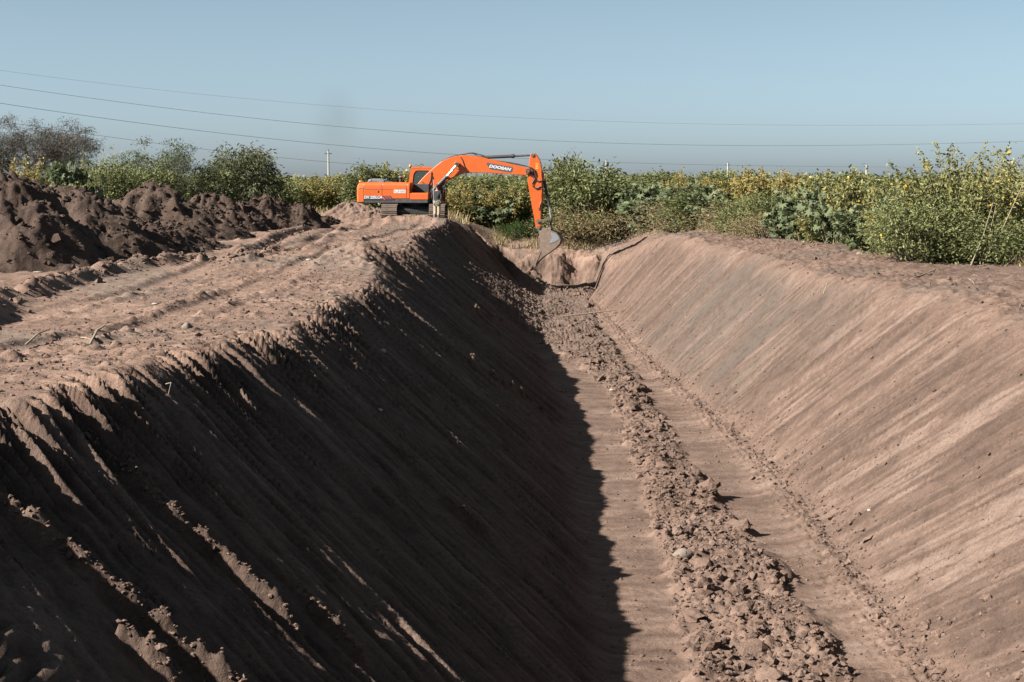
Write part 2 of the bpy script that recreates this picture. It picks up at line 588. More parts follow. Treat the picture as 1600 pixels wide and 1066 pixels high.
def plain(name, col, rough=0.6, metal=0.0, var=0.12, scale=4.0, spec=0.5, dirt=0.0, dirtcol=(0.15, 0.105, 0.08), bump=0.0):
    m = bpy.data.materials.new(name)
    nt, b = nodes(m)
    tc = nt.nodes.new('ShaderNodeTexCoord')
    n = noise(nt, scale, 5, 0.6, tc.outputs['Object'])
    lo = tuple(max(0, v * (1 - var)) for v in col)
    hi = tuple(min(1, v * (1 + var)) for v in col)
    base = ramp(nt, n, [(0.3, lo), (0.7, hi)])
    if dirt:
        n2 = noise(nt, scale * 1.7, 6, 0.7, tc.outputs['Object'])
        f = nt.nodes.new('ShaderNodeMapRange')
        f.inputs['From Min'].default_value = 0.62 - dirt * 0.4
        f.inputs['From Max'].default_value = 0.85 - dirt * 0.3
        nt.links.new(n2, f.inputs['Value'])
        base = mixc(nt, f.outputs[0], base, dirtcol)
    nt.links.new(base, b.inputs['Base Color'])
    b.inputs['Roughness'].default_value = rough
    b.inputs['Metallic'].default_value = metal
    b.inputs['Specular IOR Level'].default_value = spec
    if bump:
        bp = nt.nodes.new('ShaderNodeBump')
        bp.inputs['Strength'].default_value = bump
        bp.inputs['Distance'].default_value = 0.02
        nt.links.new(noise(nt, scale * 6, 5, 0.7, tc.outputs['Object']), bp.inputs['Height'])
        nt.links.new(bp.outputs['Normal'], b.inputs['Normal'])
    return m


def leafmat(name, stops, trans=0.25, rough=0.55):
    m = bpy.data.materials.new(name)
    nt, b = nodes(m)
    t = attr(nt, 'tint')
    oi = nt.nodes.new('ShaderNodeObjectInfo')
    ad = nt.nodes.new('ShaderNodeMath')
    ad.operation = 'MULTIPLY_ADD'
    ad.inputs[1].default_value = 0.16
    ad.inputs[2].default_value = -0.08
    nt.links.new(oi.outputs['Random'], ad.inputs[0])
    a2 = nt.nodes.new('ShaderNodeMath')
    a2.operation = 'ADD'
    nt.links.new(ad.outputs[0], a2.inputs[0])
    nt.links.new(t, a2.inputs[1])
    col = ramp(nt, a2.outputs[0], stops)
    nt.links.new(col, b.inputs['Base Color'])
    b.inputs['Roughness'].default_value = rough
    b.inputs['Specular IOR Level'].default_value = 0.18
    tr = nt.nodes.new('ShaderNodeBsdfTranslucent')
    nt.links.new(col, tr.inputs['Color'])
    mx = nt.nodes.new('ShaderNodeMixShader')
    mx.inputs[0].default_value = trans
    out = nt.nodes['Material Output']
    nt.links.new(b.outputs[0], mx.inputs[1])
    nt.links.new(tr.outputs[0], mx.inputs[2])
    nt.links.new(mx.outputs[0], out.inputs['Surface'])
    return m


M_SOIL = soil_material('soil', True)
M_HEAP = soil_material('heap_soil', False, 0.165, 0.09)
M_CLOD = soil_material('clod_soil', False, 0.36)
M_PALE = plain('pale_stone', (0.13, 0.105, 0.085), 0.9, var=0.2, scale=9, bump=0.5)
M_WHITE_STONE = plain('white_stone', (0.24, 0.215, 0.19), 0.85, var=0.1, scale=9)
M_ORANGE = plain('orange_paint', (0.38, 0.0722, 0.0106), 0.38, var=0.07, scale=2.6, dirt=0.24, dirtcol=(0.28, 0.105, 0.04))
M_CW = plain('orange_paint_counterweight', (0.3952, 0.0798, 0.0137), 0.42, var=0.07, scale=2.6, dirt=0.30, dirtcol=(0.29, 0.13, 0.06))
M_SKIRT = plain('charcoal_paint', (0.0276, 0.0291, 0.0326), 0.55, var=0.2, scale=3, dirt=0.25, dirtcol=(0.106, 0.086, 0.073))
M_BLACK = plain('black_steel', (0.018, 0.018, 0.020), 0.6, var=0.2, scale=4, dirt=0.12, dirtcol=(0.10, 0.08, 0.065))
M_RUBBER = plain('black_hose_rubber', (0.012, 0.012, 0.013), 0.65)
M_GREYHOOD = plain('grey_hood_paint', (0.1104, 0.1179, 0.1304), 0.45, var=0.08)
M_TRACK = plain('dusty_track_steel', (0.1003, 0.0777, 0.0627), 0.85, var=0.25, scale=5, dirt=0.4, bump=0.4)
M_CHROME = plain('chrome_rod', (0.62, 0.60, 0.58), 0.18, 0.9, var=0.03)
M_BUCKET = plain('muddy_bucket_steel', (0.1204, 0.0878, 0.0677), 0.85, var=0.2, scale=4, dirt=0.3, dirtcol=(0.198, 0.142, 0.109), bump=0.4)
M_WORN = plain('worn_bare_steel', (0.2107, 0.2307, 0.2508), 0.38, 0.35, var=0.1, scale=5)
M_WHITE = plain('white_decal', (0.4013, 0.4013, 0.3912), 0.5, var=0.03)
M_NAVY = plain('navy_decal', (0.022, 0.026, 0.05), 0.45, var=0.05)
M_DGREY = plain('slate_decal', (0.0426, 0.0502, 0.0652), 0.45, var=0.05)
M_YEL = plain('yellow_decal', (0.4264, 0.2257, 0.015), 0.5, var=0.05)
M_AMBER = plain('amber_lens', (0.4264, 0.1906, 0.01), 0.25, var=0.05)
M_REDDEC = plain('red_decal', (0.6, 0.05, 0.03), 0.5, var=0.05)
M_LINK = plain('olive_steel_link', (0.0602, 0.0552, 0.0426), 0.7, var=0.2, dirt=0.2)
M_SEAT = plain('dark_interior', (0.02, 0.022, 0.025), 0.8)
M_CONC = plain('concrete', (0.2608, 0.2508, 0.2358), 0.9, var=0.12, scale=6, bump=0.2)
M_WIRE = plain('weathered_wire', (0.05, 0.055, 0.06), 0.6)
M_STICK = plain('bleached_stick', (0.1806, 0.1455, 0.1053), 0.9, var=0.2, scale=8)
M_STALK = plain('dry_stalk', (0.19, 0.155, 0.105), 0.85, var=0.2, scale=6)
M_BARK = plain('bark', (0.095, 0.075, 0.055), 0.95, var=0.3, scale=6)
M_GBARK = plain('grey_bark', (0.07, 0.062, 0.055), 0.95, var=0.25, scale=6)
M_STEM = plain('green_stem', (0.16, 0.15, 0.075), 0.85, var=0.25, scale=6)

mg = bpy.data.materials.new('cab_glass')
nt, b = nodes(mg)
b.inputs['Base Color'].default_value = (0.10, 0.16, 0.16, 1)
b.inputs['Roughness'].default_value = 0.06
b.inputs['Transmission Weight'].default_value = 0.75
b.inputs['IOR'].default_value = 1.1
M_GLASS = mg

M_TITH = leafmat('sunflower_weed_leaf', [(0.0, (0.046, 0.057, 0.0214)), (0.4, (0.115, 0.122, 0.0475)), (0.7, (0.1796, 0.1736, 0.0689)), (1.0, (0.2875, 0.2441, 0.1069))])
M_YELL = leafmat('seeding_weed_leaf', [(0.0, (0.0605, 0.0638, 0.0242)), (0.4, (0.132, 0.121, 0.044)), (0.75, (0.22, 0.176, 0.0605)), (1.0, (0.297, 0.2255, 0.077))])
M_CAST = leafmat('castor_leaf', [(0.0, (0.0216, 0.0322, 0.0158)), (0.4, (0.0552, 0.0736, 0.0357)), (0.75, (0.096, 0.1173, 0.0588)), (1.0, (0.156, 0.1667, 0.0893))], 0.25, 0.6)
M_SHRUB = leafmat('green_shrub_leaf', [(0.0, (0.033, 0.0442, 0.0169)), (0.45, (0.087, 0.0994, 0.0387)), (0.8, (0.15, 0.1587, 0.0629)), (1.0, (0.225, 0.207, 0.0847))])
M_PALEGRN = leafmat('pale_green_leaf', [(0.0, (0.05, 0.06, 0.022)), (0.45, (0.11, 0.125, 0.048)), (0.8, (0.17, 0.18, 0.08)), (1.0, (0.27, 0.25, 0.13))])
M_ACAC = leafmat('feathery_leaf', [(0.0, (0.0264, 0.0396, 0.02)), (0.45, (0.0638, 0.0825, 0.045)), (0.8, (0.11, 0.132, 0.075)), (1.0, (0.165, 0.1815, 0.11))])
M_WILL = leafmat('olive_leaf', [(0.0, (0.0308, 0.0396, 0.0176)), (0.45, (0.0792, 0.088, 0.044)), (0.8, (0.132, 0.1375, 0.0682)), (1.0, (0.187, 0.1815, 0.0935))])
M_DRY = leafmat('dry_weed_leaf', [(0.0, (0.077, 0.0594, 0.0294)), (0.4, (0.165, 0.1296, 0.0683)), (0.75, (0.253, 0.2052, 0.1103)), (1.0, (0.374, 0.3024, 0.1785))])
M_TWIG = leafmat('grey_twig_leaf', [(0.0, (0.03, 0.0275, 0.022)), (0.5, (0.06, 0.055, 0.0468)), (1.0, (0.1, 0.0925, 0.077))])
M_FLOW = leafmat('yellow_petal', [(0.0, (0.34, 0.19, 0.010)), (0.5, (0.42, 0.25, 0.014)), (1.0, (0.46, 0.32, 0.03))], 0.3)
M_GRASS = leafmat('green_grass_blade', [(0.0, (0.022, 0.04, 0.010)), (0.5, (0.05, 0.078, 0.022)), (1.0, (0.10, 0.12, 0.045))])

# ------------------------------------------------------------------ ground sheet
def graded(lo, hi, step0, growth, mx):
    out = [lo]
    s = step0
    while out[-1] < hi:
        out.append(out[-1] + s)
        s = min(s * growth, mx)
    return out


xs = np.arange(-6.6, 9.9, 0.028)
xr = graded(9.9, 900, 0.035, 1.055, 60)
xl = [-v for v in graded(6.6 + 0.028, 17, 0.035, 1.02, 0.14)]
xl2 = [-v for v in graded(-xl[-1] + 0.15, 900, 0.15, 1.08, 60)]
xs = np.concatenate([np.array(xl2[::-1]), np.array(xl[::-1]), xs, np.array(xr)])
ys = [11.0]
while ys[-1] < 100:
    ys.append(ys[-1] + (max(0.036, 0.0024 * ys[-1]) if ys[-1] < 92 else 0.075))
ys += graded(ys[-1] + 0.25, 3000, 0.25, 1.05, 160)
yb = [-v for v in graded(-10.9, 200, 0.2, 1.1, 30)]
ys = np.concatenate([np.array(yb[::-1]), np.array(ys)])
XX, YY = np.meshgrid(xs, ys)
nx, ny = len(xs), len(ys)
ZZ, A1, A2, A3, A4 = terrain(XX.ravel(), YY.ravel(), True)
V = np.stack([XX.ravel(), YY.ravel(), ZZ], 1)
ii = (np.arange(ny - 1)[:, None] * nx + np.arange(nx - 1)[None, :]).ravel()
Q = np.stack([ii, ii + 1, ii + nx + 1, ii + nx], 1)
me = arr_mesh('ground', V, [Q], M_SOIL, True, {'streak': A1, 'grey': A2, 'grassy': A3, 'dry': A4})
new('ground', me, kind='structure', label='bare brown earth banks with a freshly cut trench running into the distance')
print('ground quads', len(Q))

# ------------------------------------------------------------------ spoil heaps
HEAPPTS = []


def heap(cx, cy, rx, ry, h, seed, label, n=98, lean=(0.0, 0.0), rz=0.0, rough=1.0, name='soil_heap', mat=None):
    u = np.linspace(-1.15, 1.15, n)
    U, W = np.meshgrid(u, u)
    U = U.ravel()
    W = W.ravel()
    X = U * rx
    Y = W * ry
    wob = 0.22 * gn(U * 1.4 + seed, W * 1.4, seed) + 0.10 * gn(U * 4 + seed, W * 4, seed + 1)
    rr = np.hypot(U - lean[0] * (1 - np.hypot(U, W)), W - lean[1] * (1 - np.hypot(U, W))) + wob * 0.8
    prof = 1.06 - np.sqrt(rr * np.abs(rr) * (rr > 0) + 0.006) * 1.04
    hr = np.random.default_rng(seed)
    for q_ in range(4):
        a_q = hr.uniform(0, 6.28)
        d_q = hr.uniform(0.3, 0.55)
        w2 = 0.14 * gn(U * 3 + q_ * 7, W * 3, seed + 20 + q_)
        r2_ = np.hypot(U - math.cos(a_q) * d_q, W - math.sin(a_q) * d_q) + w2
        prof = np.maximum(prof, hr.uniform(0.55, 0.85) - np.sqrt(r2_ ** 2 + 0.004) * 1.12)
    Z = h * prof
    Xw = cx + X * math.cos(rz) - Y * math.sin(rz)
    Yw = cy + X * math.sin(rz) + Y * math.cos(rz)
    # furrows down the sides and clods
    ang = np.arctan2(W, U)
    fur = gn(ang * 5 + seed, rr * 1.2, seed + 2)
    n_ = n
    c1 = 0.7 - 1.6 * np.abs(gn(Xw * 1.1, Yw * 1.1, seed + 5)) - 0.8 * np.abs(gn(Xw * 2.3, Yw * 2.3, seed + 6))
    c2 = 1 - np.abs(gn(Xw * 4.5, Yw * 4.5, seed + 8)) * 2
    c3 = gn(Xw * 10, Yw * 10, seed + 9)
    Z = Z + rough * (0.15 * fur + 0.17 * c1 + 0.06 * c2 + 0.05 * c3 + 0.045 * gn(Xw * 19, Yw * 19, seed + 10)) * np.clip(0.35 + prof, 0.15, 1)
    g = terrain(Xw, Yw)
    zz = np.maximum(g - 0.25, np.where(prof > -0.06, g + Z, g - 0.25))
    Vv = np.stack([Xw - cx, Yw - cy, zz - tz(cx, cy)], 1)
    k = (np.arange(n - 1)[:, None] * n + np.arange(n - 1)[None, :]).ravel()
    Qh = np.stack([k, k + 1, k + n + 1, k + n], 1)
    keep = (prof[Qh] > -0.12).any(1)
    HEAPPTS.append((np.stack([Xw, Yw, zz], 1)[prof > 0.02], rough))
    me = arr_mesh(name, Vv, [Qh[keep]], mat or M_HEAP, True)
    return new(name, me, loc=(cx, cy, tz(cx, cy)), label=label, category='soil heap', group='spoil heaps along the left bank')


def hx(px, Y):
    return (px - 800) / F * Y


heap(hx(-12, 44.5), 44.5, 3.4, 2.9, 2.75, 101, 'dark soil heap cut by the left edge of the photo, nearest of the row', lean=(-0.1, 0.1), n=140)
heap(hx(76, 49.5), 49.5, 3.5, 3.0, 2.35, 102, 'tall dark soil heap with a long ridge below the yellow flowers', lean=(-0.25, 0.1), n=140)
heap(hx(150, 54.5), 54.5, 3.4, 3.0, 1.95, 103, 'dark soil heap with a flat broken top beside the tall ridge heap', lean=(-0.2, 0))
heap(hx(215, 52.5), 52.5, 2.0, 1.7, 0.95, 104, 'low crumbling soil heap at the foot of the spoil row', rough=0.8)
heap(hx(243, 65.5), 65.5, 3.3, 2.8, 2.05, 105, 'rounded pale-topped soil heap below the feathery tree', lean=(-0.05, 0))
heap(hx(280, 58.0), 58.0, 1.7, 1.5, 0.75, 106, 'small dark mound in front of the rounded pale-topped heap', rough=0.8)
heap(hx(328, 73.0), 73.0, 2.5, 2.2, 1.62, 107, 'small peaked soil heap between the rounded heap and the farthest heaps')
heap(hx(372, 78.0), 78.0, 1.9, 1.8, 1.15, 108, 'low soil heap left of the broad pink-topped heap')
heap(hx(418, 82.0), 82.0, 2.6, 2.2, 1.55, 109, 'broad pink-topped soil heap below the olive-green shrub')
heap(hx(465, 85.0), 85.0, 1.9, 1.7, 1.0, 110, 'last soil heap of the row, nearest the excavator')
heap(hx(552, 96.0), 96.0, 2.2, 1.8, 1.05, 111, 'pale soil heap behind the tail of the excavator', rough=0.7, mat=M_CLOD)
heap(hx(150, 70.0), 70.0, 1.6, 1.6, 1.8, 112, 'pale rounded soil heap among green weeds behind the spoil row', rough=0.5, mat=M_CLOD)
heap(hx(590, 93.5), 94.5, 1.8, 1.4, 0.55, 113, 'low soil heap behind the excavator track', rough=0.7, mat=M_CLOD)

# ------------------------------------------------------------------ clods
def ico(sub):
    b = bmesh.new()
    bmesh.ops.create_icosphere(b, subdivisions=sub, radius=1)
    b.verts.ensure_lookup_table()
    v = np.array([x.co[:] for x in b.verts])
    f = np.array([[x.index for x in q.verts] for q in b.faces])
    b.free()
    return v, f


ICO = {1: ico(1), 2: ico(2)}


def rand_rot(n):
    q = rng.normal(size=(n, 4))
    q /= np.linalg.norm(q, axis=1)[:, None]
    w, x, y, z = q.T
    return np.stack([1 - 2 * (y * y + z * z), 2 * (x * y - z * w), 2 * (x * z + y * w),
                     2 * (x * y + z * w), 1 - 2 * (x * x + z * z), 2 * (y * z - x * w),
                     2 * (x * z - y * w), 2 * (y * z + x * w), 1 - 2 * (x * x + y * y)], 1).reshape(n, 3, 3)


def clods(xy, size, sub, sink=0.3, zin=None):
    v, f = ICO[sub]
    n = len(xy)
    rot = rand_rot(n)
    scl = size[:, None] * rng.uniform(0.65, 1.25, (n, 3))
    loc = v[None] * (1 + rng.normal(0, 0.24, (n, len(v), 1))) * scl[:, None, :]
    loc = np.einsum('nij,nkj->nki', rot, loc)
    loc[:, :, 2] *= 0.75
    z = (terrain(xy[:, 0], xy[:, 1]) if zin is None else zin) + size * (0.42 - sink)
    loc = loc + np.concatenate([xy, z[:, None]], 1)[:, None, :]
    ff = f[None] + (np.arange(n) * len(v))[:, None, None]
    return loc.reshape(-1, 3), ff.reshape(-1, 3)


def clod_stuff(name, label, batches, mat=M_CLOD):
    Vs, Fs, o = [], [], 0
    for xy, s, sub in batches:
        v, f = clods(xy, s, sub)
        Vs.append(v)
        Fs.append(f + o)
        o += len(v)
    me = arr_mesh(name, np.concatenate(Vs), [np.concatenate(Fs)], mat, False)
    return new(name, me, kind='stuff', label=label, category='soil clods')


def ydist(n, a, b, p=-1.0):
    """more samples near the camera: density ~ Y**p"""
    u = rng.random(n)
    return a * (b / a) ** u


def strip_pts(n, a, b):
    Y = ydist(n, a, b)
    l, r = strip_edges(Y)
    X = l + (r - l) * rng.beta(1.0, 1.0, n) + rng.normal(0, 0.08, n)
    X, Y = X, Y
    k = gn(X * 0.8, Y * 0.5, 58) + rng.normal(0, 0.25, n) > -0.35
    Y = np.where(k, Y, Y + rng.normal(0, 1.5, n))
    return np.stack([X, np.clip(Y, 16, 89)], 1)


def lognorm(n, m, s, lo, hi):
    return np.clip(m * np.exp(rng.normal(0, s, n)), lo, hi)


clod_stuff('strip_clods', 'churned strip of loose soil clods along the trench floor', [
    (strip_pts(900, 17, 89), lognorm(900, 0.050, 0.55, 0.025, 0.19), 2),
    (strip_pts(9500, 17, 89), lognorm(9500, 0.021, 0.55, 0.009, 0.08), 1)])
Yt = ydist(2400, 17, 86)
toe = np.stack([lin(TRp, Yt) + rng.normal(0.12, 0.24, 2400), Yt], 1)
Yf = ydist(1600, 17, 88)
flo = np.stack([lin(TLp, Yf) + rng.random(1600) * (lin(TRp, Yf) - lin(TLp, Yf)), Yf], 1)
Yr = ydist(1500, 19, 84)
rsl = np.stack([lin(TRp, Yr) + 0.3 + rng.random(1500) * (lin(XRp, Yr) - lin(TRp, Yr)), Yr], 1)
clod_stuff('trench_crumbs', 'small crumbs of soil rolled down to the foot of the trench slopes', [
    (toe, lognorm(2400, 0.024, 0.45, 0.012, 0.09), 1),
    (flo, lognorm(1600, 0.018, 0.4, 0.008, 0.05), 1),
    (rsl, lognorm(1500, 0.017, 0.45, 0.008, 0.06), 1)])
Yb = ydist(9000, 14, 86)
lb = np.stack([lin(XLp, Yb) - 0.05 - rng.gamma(1.3, 2.6, 9000), Yb], 1)
Yq = ydist(1400, 26, 84)
rb = np.stack([lin(XRp, Yq) + 0.1 + rng.random(1400) * 4.5, Yq], 1)
bpts = []
for a, b in list(zip(BERM1[:-1], BERM1[1:])) + list(zip(BERM2[:-1], BERM2[1:])) + list(zip(RUT1[:-1], RUT1[1:])):
    t = rng.random(150)
    bpts.append(np.stack([a[0] + (b[0] - a[0]) * t + rng.normal(0, 0.28, 150), a[1] + (b[1] - a[1]) * t + rng.normal(0, 0.28, 150)], 1))
bpts = np.concatenate(bpts)
clod_stuff('bank_crumbs', 'loose crumbs and clods scattered over the two banks', [
    (lb, lognorm(9000, 0.015, 0.5, 0.007, 0.08), 1),
    (rb, lognorm(1400, 0.024, 0.5, 0.010, 0.09), 1),
    (bpts, lognorm(len(bpts), 0.034, 0.5, 0.012, 0.12), 1)])
sp = []
for a, b, w, h in SPILL:
    n = int(110 * math.dist(a, b))
    t = rng.random(n)
    sp.append(np.stack([a[0] + (b[0] - a[0]) * t + rng.normal(0, w * 0.5, n), a[1] + (b[1] - a[1]) * t + rng.normal(0, w * 0.5, n)], 1))
sp = np.concatenate(sp)
clod_stuff('slope_spill', 'clods spilled in lines down the shaded trench slope', [(sp, lognorm(len(sp), 0.012, 0.5, 0.005, 0.045), 1)])


hv, hf, ho = [], [], 0
for pts_, rg_ in HEAPPTS[:10]:
    n = min(800, len(pts_) // 10)
    pk = pts_[rng.integers(0, len(pts_), n)]
    v, f = clods(pk[:, :2] + rng.normal(0, 0.02, (n, 2)), lognorm(n, 0.034, 0.65, 0.012, 0.17), 1, 0.3, pk[:, 2])
    hv.append(v)
    hf.append(f + ho)
    ho += len(v)
new('heap_crumbs', arr_mesh('heap_crumbs', np.concatenate(hv), [np.concatenate(hf)], M_HEAP, False), kind='stuff', label='loose dark crumbs lying over the row of soil heaps', category='soil clods')


def stone(px, py, z, r, label, mat, name='stone', squash=0.7, seed=1, surf=None):
    p = G(px, py, z) if surf is None else Vector((*surf, 0))
    v, f = ICO[2]
    rg = np.random.default_rng(seed)
    vv = v * (1 + rg.normal(0, 0.15, (len(v), 1))) * r * np.array([1.1, 0.95, squash])
    me = arr_mesh(name, vv, [f], mat, True)
    return new(name, me, loc=(p.x, p.y, tz(p.x, p.y) + r * squash * 0.55), label=label, category='stone')


stone(1068, 880, ZF, 0.14, 'pale rounded lump at the left rim of the clod strip', M_PALE, 'soil_lump', 0.75, 3)
stone(958, 614, ZF, 0.09, 'white stone on the trench floor where the clod strip bends', M_WHITE_STONE, seed=4, squash=0.5)
stone(1357, 858, ZF, 0.03, 'small white stone at the foot of the sunlit slope', M_WHITE_STONE, seed=5)
stone(598, 550, 0, 0.055, 'small pale stone high on the shaded slope', M_WHITE_STONE, seed=6, surf=slope_hit(598, 550))
stone(594, 650, 0, 0.035, 'tiny white stone halfway down the shaded slope', M_WHITE_STONE, seed=7, surf=slope_hit(594, 650))
stone(243, 481, 0, 0.06, 'flat white stone on the left bank', M_WHITE_STONE, seed=8, squash=0.35)
stone(292, 514, 0, 0.07, 'pale upright stone on the left bank near the trench edge', M_PALE, seed=9, squash=0.9)
stone(60, 426, 0, 0.12, 'long white stone in front of the dark soil heaps', M_WHITE_STONE, seed=10, squash=0.25)
stone(483, 404, 0, 0.09, 'white stone between the wheel ruts left of the excavator', M_WHITE_STONE, seed=11, squash=0.4)
stone(1585, 406, 0, 0.16, 'pale flat stone on the right bank under the tall flowering shrub', M_PALE, seed=12, squash=0.4)
stone(1343, 401, 0, 0.09, 'brown stone lying on the right bank before the hedge', M_PALE, seed=13, squash=0.6)
stone(700, 505, 0, 0.05, 'pale pebble on the shaded slope below the excavator', M_WHITE_STONE, seed=14, surf=slope_hit(745, 434))


def stick(pts, r, label, name='stick', mat=M_STICK, r1=None, fork=None):
    base = pts[0]
    mb = MB().tube([Vector(p) - Vector(base) for p in pts], r, 6, r1 if r1 else r * 0.5)
    if fork:
        mb.tube([Vector(p) - Vector(base) for p in fork], r * 0.7, 5, r * 0.3)
    return mb.build(name, mat, loc=base, label=label, category='stick')


def gz(px, py, dz=0.02, z=0.0):
    p = G(px, py, z)
    return (p.x, p.y, tz(p.x, p.y) + dz)


stick([gz(140, 566), gz(152, 548, 0.1), gz(165, 528, 0.16)], 0.022, 'thick bleached twig sticking up on the left bank', fork=[gz(152, 548, 0.1), gz(176, 526, 0.05), gz(208, 528, 0.03)])
stick([gz(40, 556), gz(60, 545, 0.06), gz(78, 536, 0.05)], 0.016, 'short curved twig near the left edge on the bank')
stick([gz(118, 536), gz(132, 538, 0.03), gz(142, 545)], 0.010, 'pale thin straw beside the thick twig')
a_ = gz(878, 503, 0.14, ZF)
b_ = P(962, 499, a_[1] + 0.6)
b_ = (b_.x, b_.y, max(b_.z, tz(b_.x, b_.y) + 0.03))
stick([a_, ((a_[0] + b_[0]) / 2, (a_[1] + b_[1]) / 2, (a_[2] + b_[2]) / 2), b_], 0.030, 'long straight pale pole lying across the trench floor', r1=0.022)
stick([gz(1287, 424, 0.0), tuple(Vector(gz(1287, 424)) + Vector((0.05, 0, 0.12))), tuple(Vector(gz(1287, 424)) + Vector((0.10, 0, 0.26)))], 0.014, 'short stake leaning at the rim of the right bank', mat=M_STALK)
stick([gz(1413, 432), gz(1440, 429, 0.04), gz(1462, 420, 0.05)], 0.024, 'long dry stem lying on the right bank', mat=M_STALK, r1=0.014)
stick([gz(1512, 431), gz(1520, 440, 0.03), gz(1523, 445, 0.02)], 0.014, 'short dark twig on the right bank below the shrubs')
s_ = [slope_hit(x, y) for x, y in ((258, 612), (268, 632), (263, 652))]
stick([(s_[0][0], s_[0][1], tz(*s_[0]) + 0.03), (s_[1][0], s_[1][1], tz(*s_[1]) + 0.16), (s_[2][0], s_[2][1], tz(*s_[2]) + 0.2)], 0.005, 'thin pale root hanging over the shaded slope', name='root')
s_ = [slope_hit(x, y) for x, y in ((640, 405), (660, 415), (690, 428))]
stick([(s_[0][0], s_[0][1], tz(*s_[0]) + 0.05), (s_[1][0], s_[1][1], tz(*s_[1]) + 0.12), (s_[2][0], s_[2][1], tz(*s_[2]) + 0.06)], 0.02, 'crooked root on the shaded slope beyond the pale mound', name='root')


def leaning(px0, py0, px1, py1, Y, dY, r, label):
    p0 = P(px0, py0, Y)
    p0 = Vector((p0.x, p0.y, tz(p0.x, p0.y) - 0.05))
    p1 = P(px1, py1, Y + dY)
    mid = (p0 + p1) / 2 + Vector((0.03, 0, -0.06))
    MB().tube([Vector((0, 0, 0)), mid - p0, p1 - p0], r * 0.72, 6, r * 0.35).build('dry_stalk', M_STALK, loc=p0, label=label, category='dry stalk', group='bent dry stalks before the hedge')


leaning(1533, 396, 1600, 284, 46.0, 0.4, 0.022, 'longest pale stalk leaning right beside the tallest shrub')
leaning(1516, 398, 1552, 316, 45.6, 0.3, 0.022, 'pale stalk leaning steeply before the tallest shrub')
leaning(1530, 396, 1556, 322, 46.0, 0.3, 0.018, 'pale stalk crossing behind the longest leaning stalk')
leaning(1486, 392, 1512, 358, 46.6, 0.2, 0.018, 'short pale stalk leaning at the foot of the tallest shrub')
leaning(1360, 385, 1368, 360, 52.0, 0.1, 0.016, 'thin short stalk leaning before the low hedge')
leaning(1372, 387, 1402, 352, 50.5, 0.3, 0.016, 'thin stalk leaning far over before the pale low shrub')
leaning(1565, 398, 1602, 380, 45.5, 0.2, 0.018, 'flattened pale stalk near the right edge of the photo')

# ------------------------------------------------------------------ excavator
YC = 89.3
E0 = Vector((-5.05, YC, 0.02))
ex = bpy.data.objects.new('excavator', None)
link(ex)
ex.location = E0
ex['label'] = 'orange crawler excavator at the trench edge with its arm reaching down'
ex['category'] = 'excavator'


def L(px, py, Yp=YC):
    p = P(px, py, Yp) - E0
    return (p.x, p.z)


def Ls(pts, Yp=YC):
    return [L(x, y, Yp) for x, y in pts]


def L3(px, py, y=0.0):
    p = L(px, py, YC + y)
    return (p[0], y, p[1])


def prismx(mb, pts, x0, x1, bev=0.0, seg=2):
    """outline in (y, z) extruded along x"""
    t = MB()
    t.prism(pts, x0, x1, bev, seg)
    for v in t.bm.verts:
        v.co = Vector((v.co.y, v.co.x, v.co.z))
    mb._merge(t.bm)
    return mb


YS = YC - 1.35
# tracks
shoe_mb = MB()
prismx(shoe_mb, [(-0.088, -0.012), (0.088, -0.012), (0.088, 0.016), (0.062, 0.020), (0.055, 0.052), (0.040, 0.052), (0.033, 0.020), (-0.02, 0.018), (-0.026, 0.046), (-0.040, 0.046), (-0.047, 0.018), (-0.088, 0.016)], -0.40, 0.40)
shoe_me = bm_mesh('track_shoe', shoe_mb.bm, M_TRACK)
for sx in (-1.22, 1.22):
    core = MB()
    rT, zc, hl = 0.40, 0.46, 1.75
    prof = [(hl + rT * math.cos(a), zc + rT * math.sin(a)) for a in np.linspace(-math.pi / 2, math.pi / 2, 9)] + \
           [(-hl + rT * math.cos(a), zc + rT * math.sin(a)) for a in np.linspace(math.pi / 2, 3 * math.pi / 2, 9)]
    prismx(core, prof, sx - 0.13, sx + 0.13)
    trk = core.build('track', M_TRACK, ex)
    fr = MB()
    prismx(fr, [(-1.7, 0.28), (1.7, 0.28), (1.6, 0.66), (-1.6, 0.66)], sx - 0.24, sx + 0.24, 0.04)
    fr.build('track_frame', M_TRACK, trk)
    for yy in (-hl, hl):
        w = MB()
        w.cyl((sx - 0.2, yy, zc), (sx + 0.2, yy, zc), 0.36, n=18)
        w.build('idler_wheel', M_TRACK, trk)
    rS = rT + 0.03
    per = 4 * hl + 2 * math.pi * rS
    n = 50
    for k in range(n):
        s = k * per / n
        if s < 2 * hl:
            y, z, a = -hl + s, zc + rS, 0
        elif s < 2 * hl + math.pi * rS:
            a = (s - 2 * hl) / rS
            y, z = hl + rS * math.sin(a), zc + rS * math.cos(a)
        elif s < 4 * hl + math.pi * rS:
            a = math.pi
            y, z = hl - (s - 2 * hl - math.pi * rS), zc - rS
        else:
            a = math.pi + (s - 4 * hl - math.pi * rS) / rS
            y, z = -hl + rS * math.sin(a), zc + rS * math.cos(a)
        o = new('track_shoe', shoe_me, trk, (sx, y, z))
        o.rotation_euler = (-a, 0, 0)
cb = MB()
cb.box(-1.0, 1.0, -0.85, 0.85, 0.42, 0.82, 0.05)
cb.box(-1.2, 1.2, -1.1, -0.75, 0.40, 0.70, 0.04)
cb.box(-1.2, 1.2, 0.75, 1.1, 0.40, 0.70, 0.04)
cb.build('car_body', M_BLACK, ex)
MB().cyl((0, 0, 0.80), (0, 0, 1.06), 0.68, n=28).build('swing_ring', M_BLACK, ex)

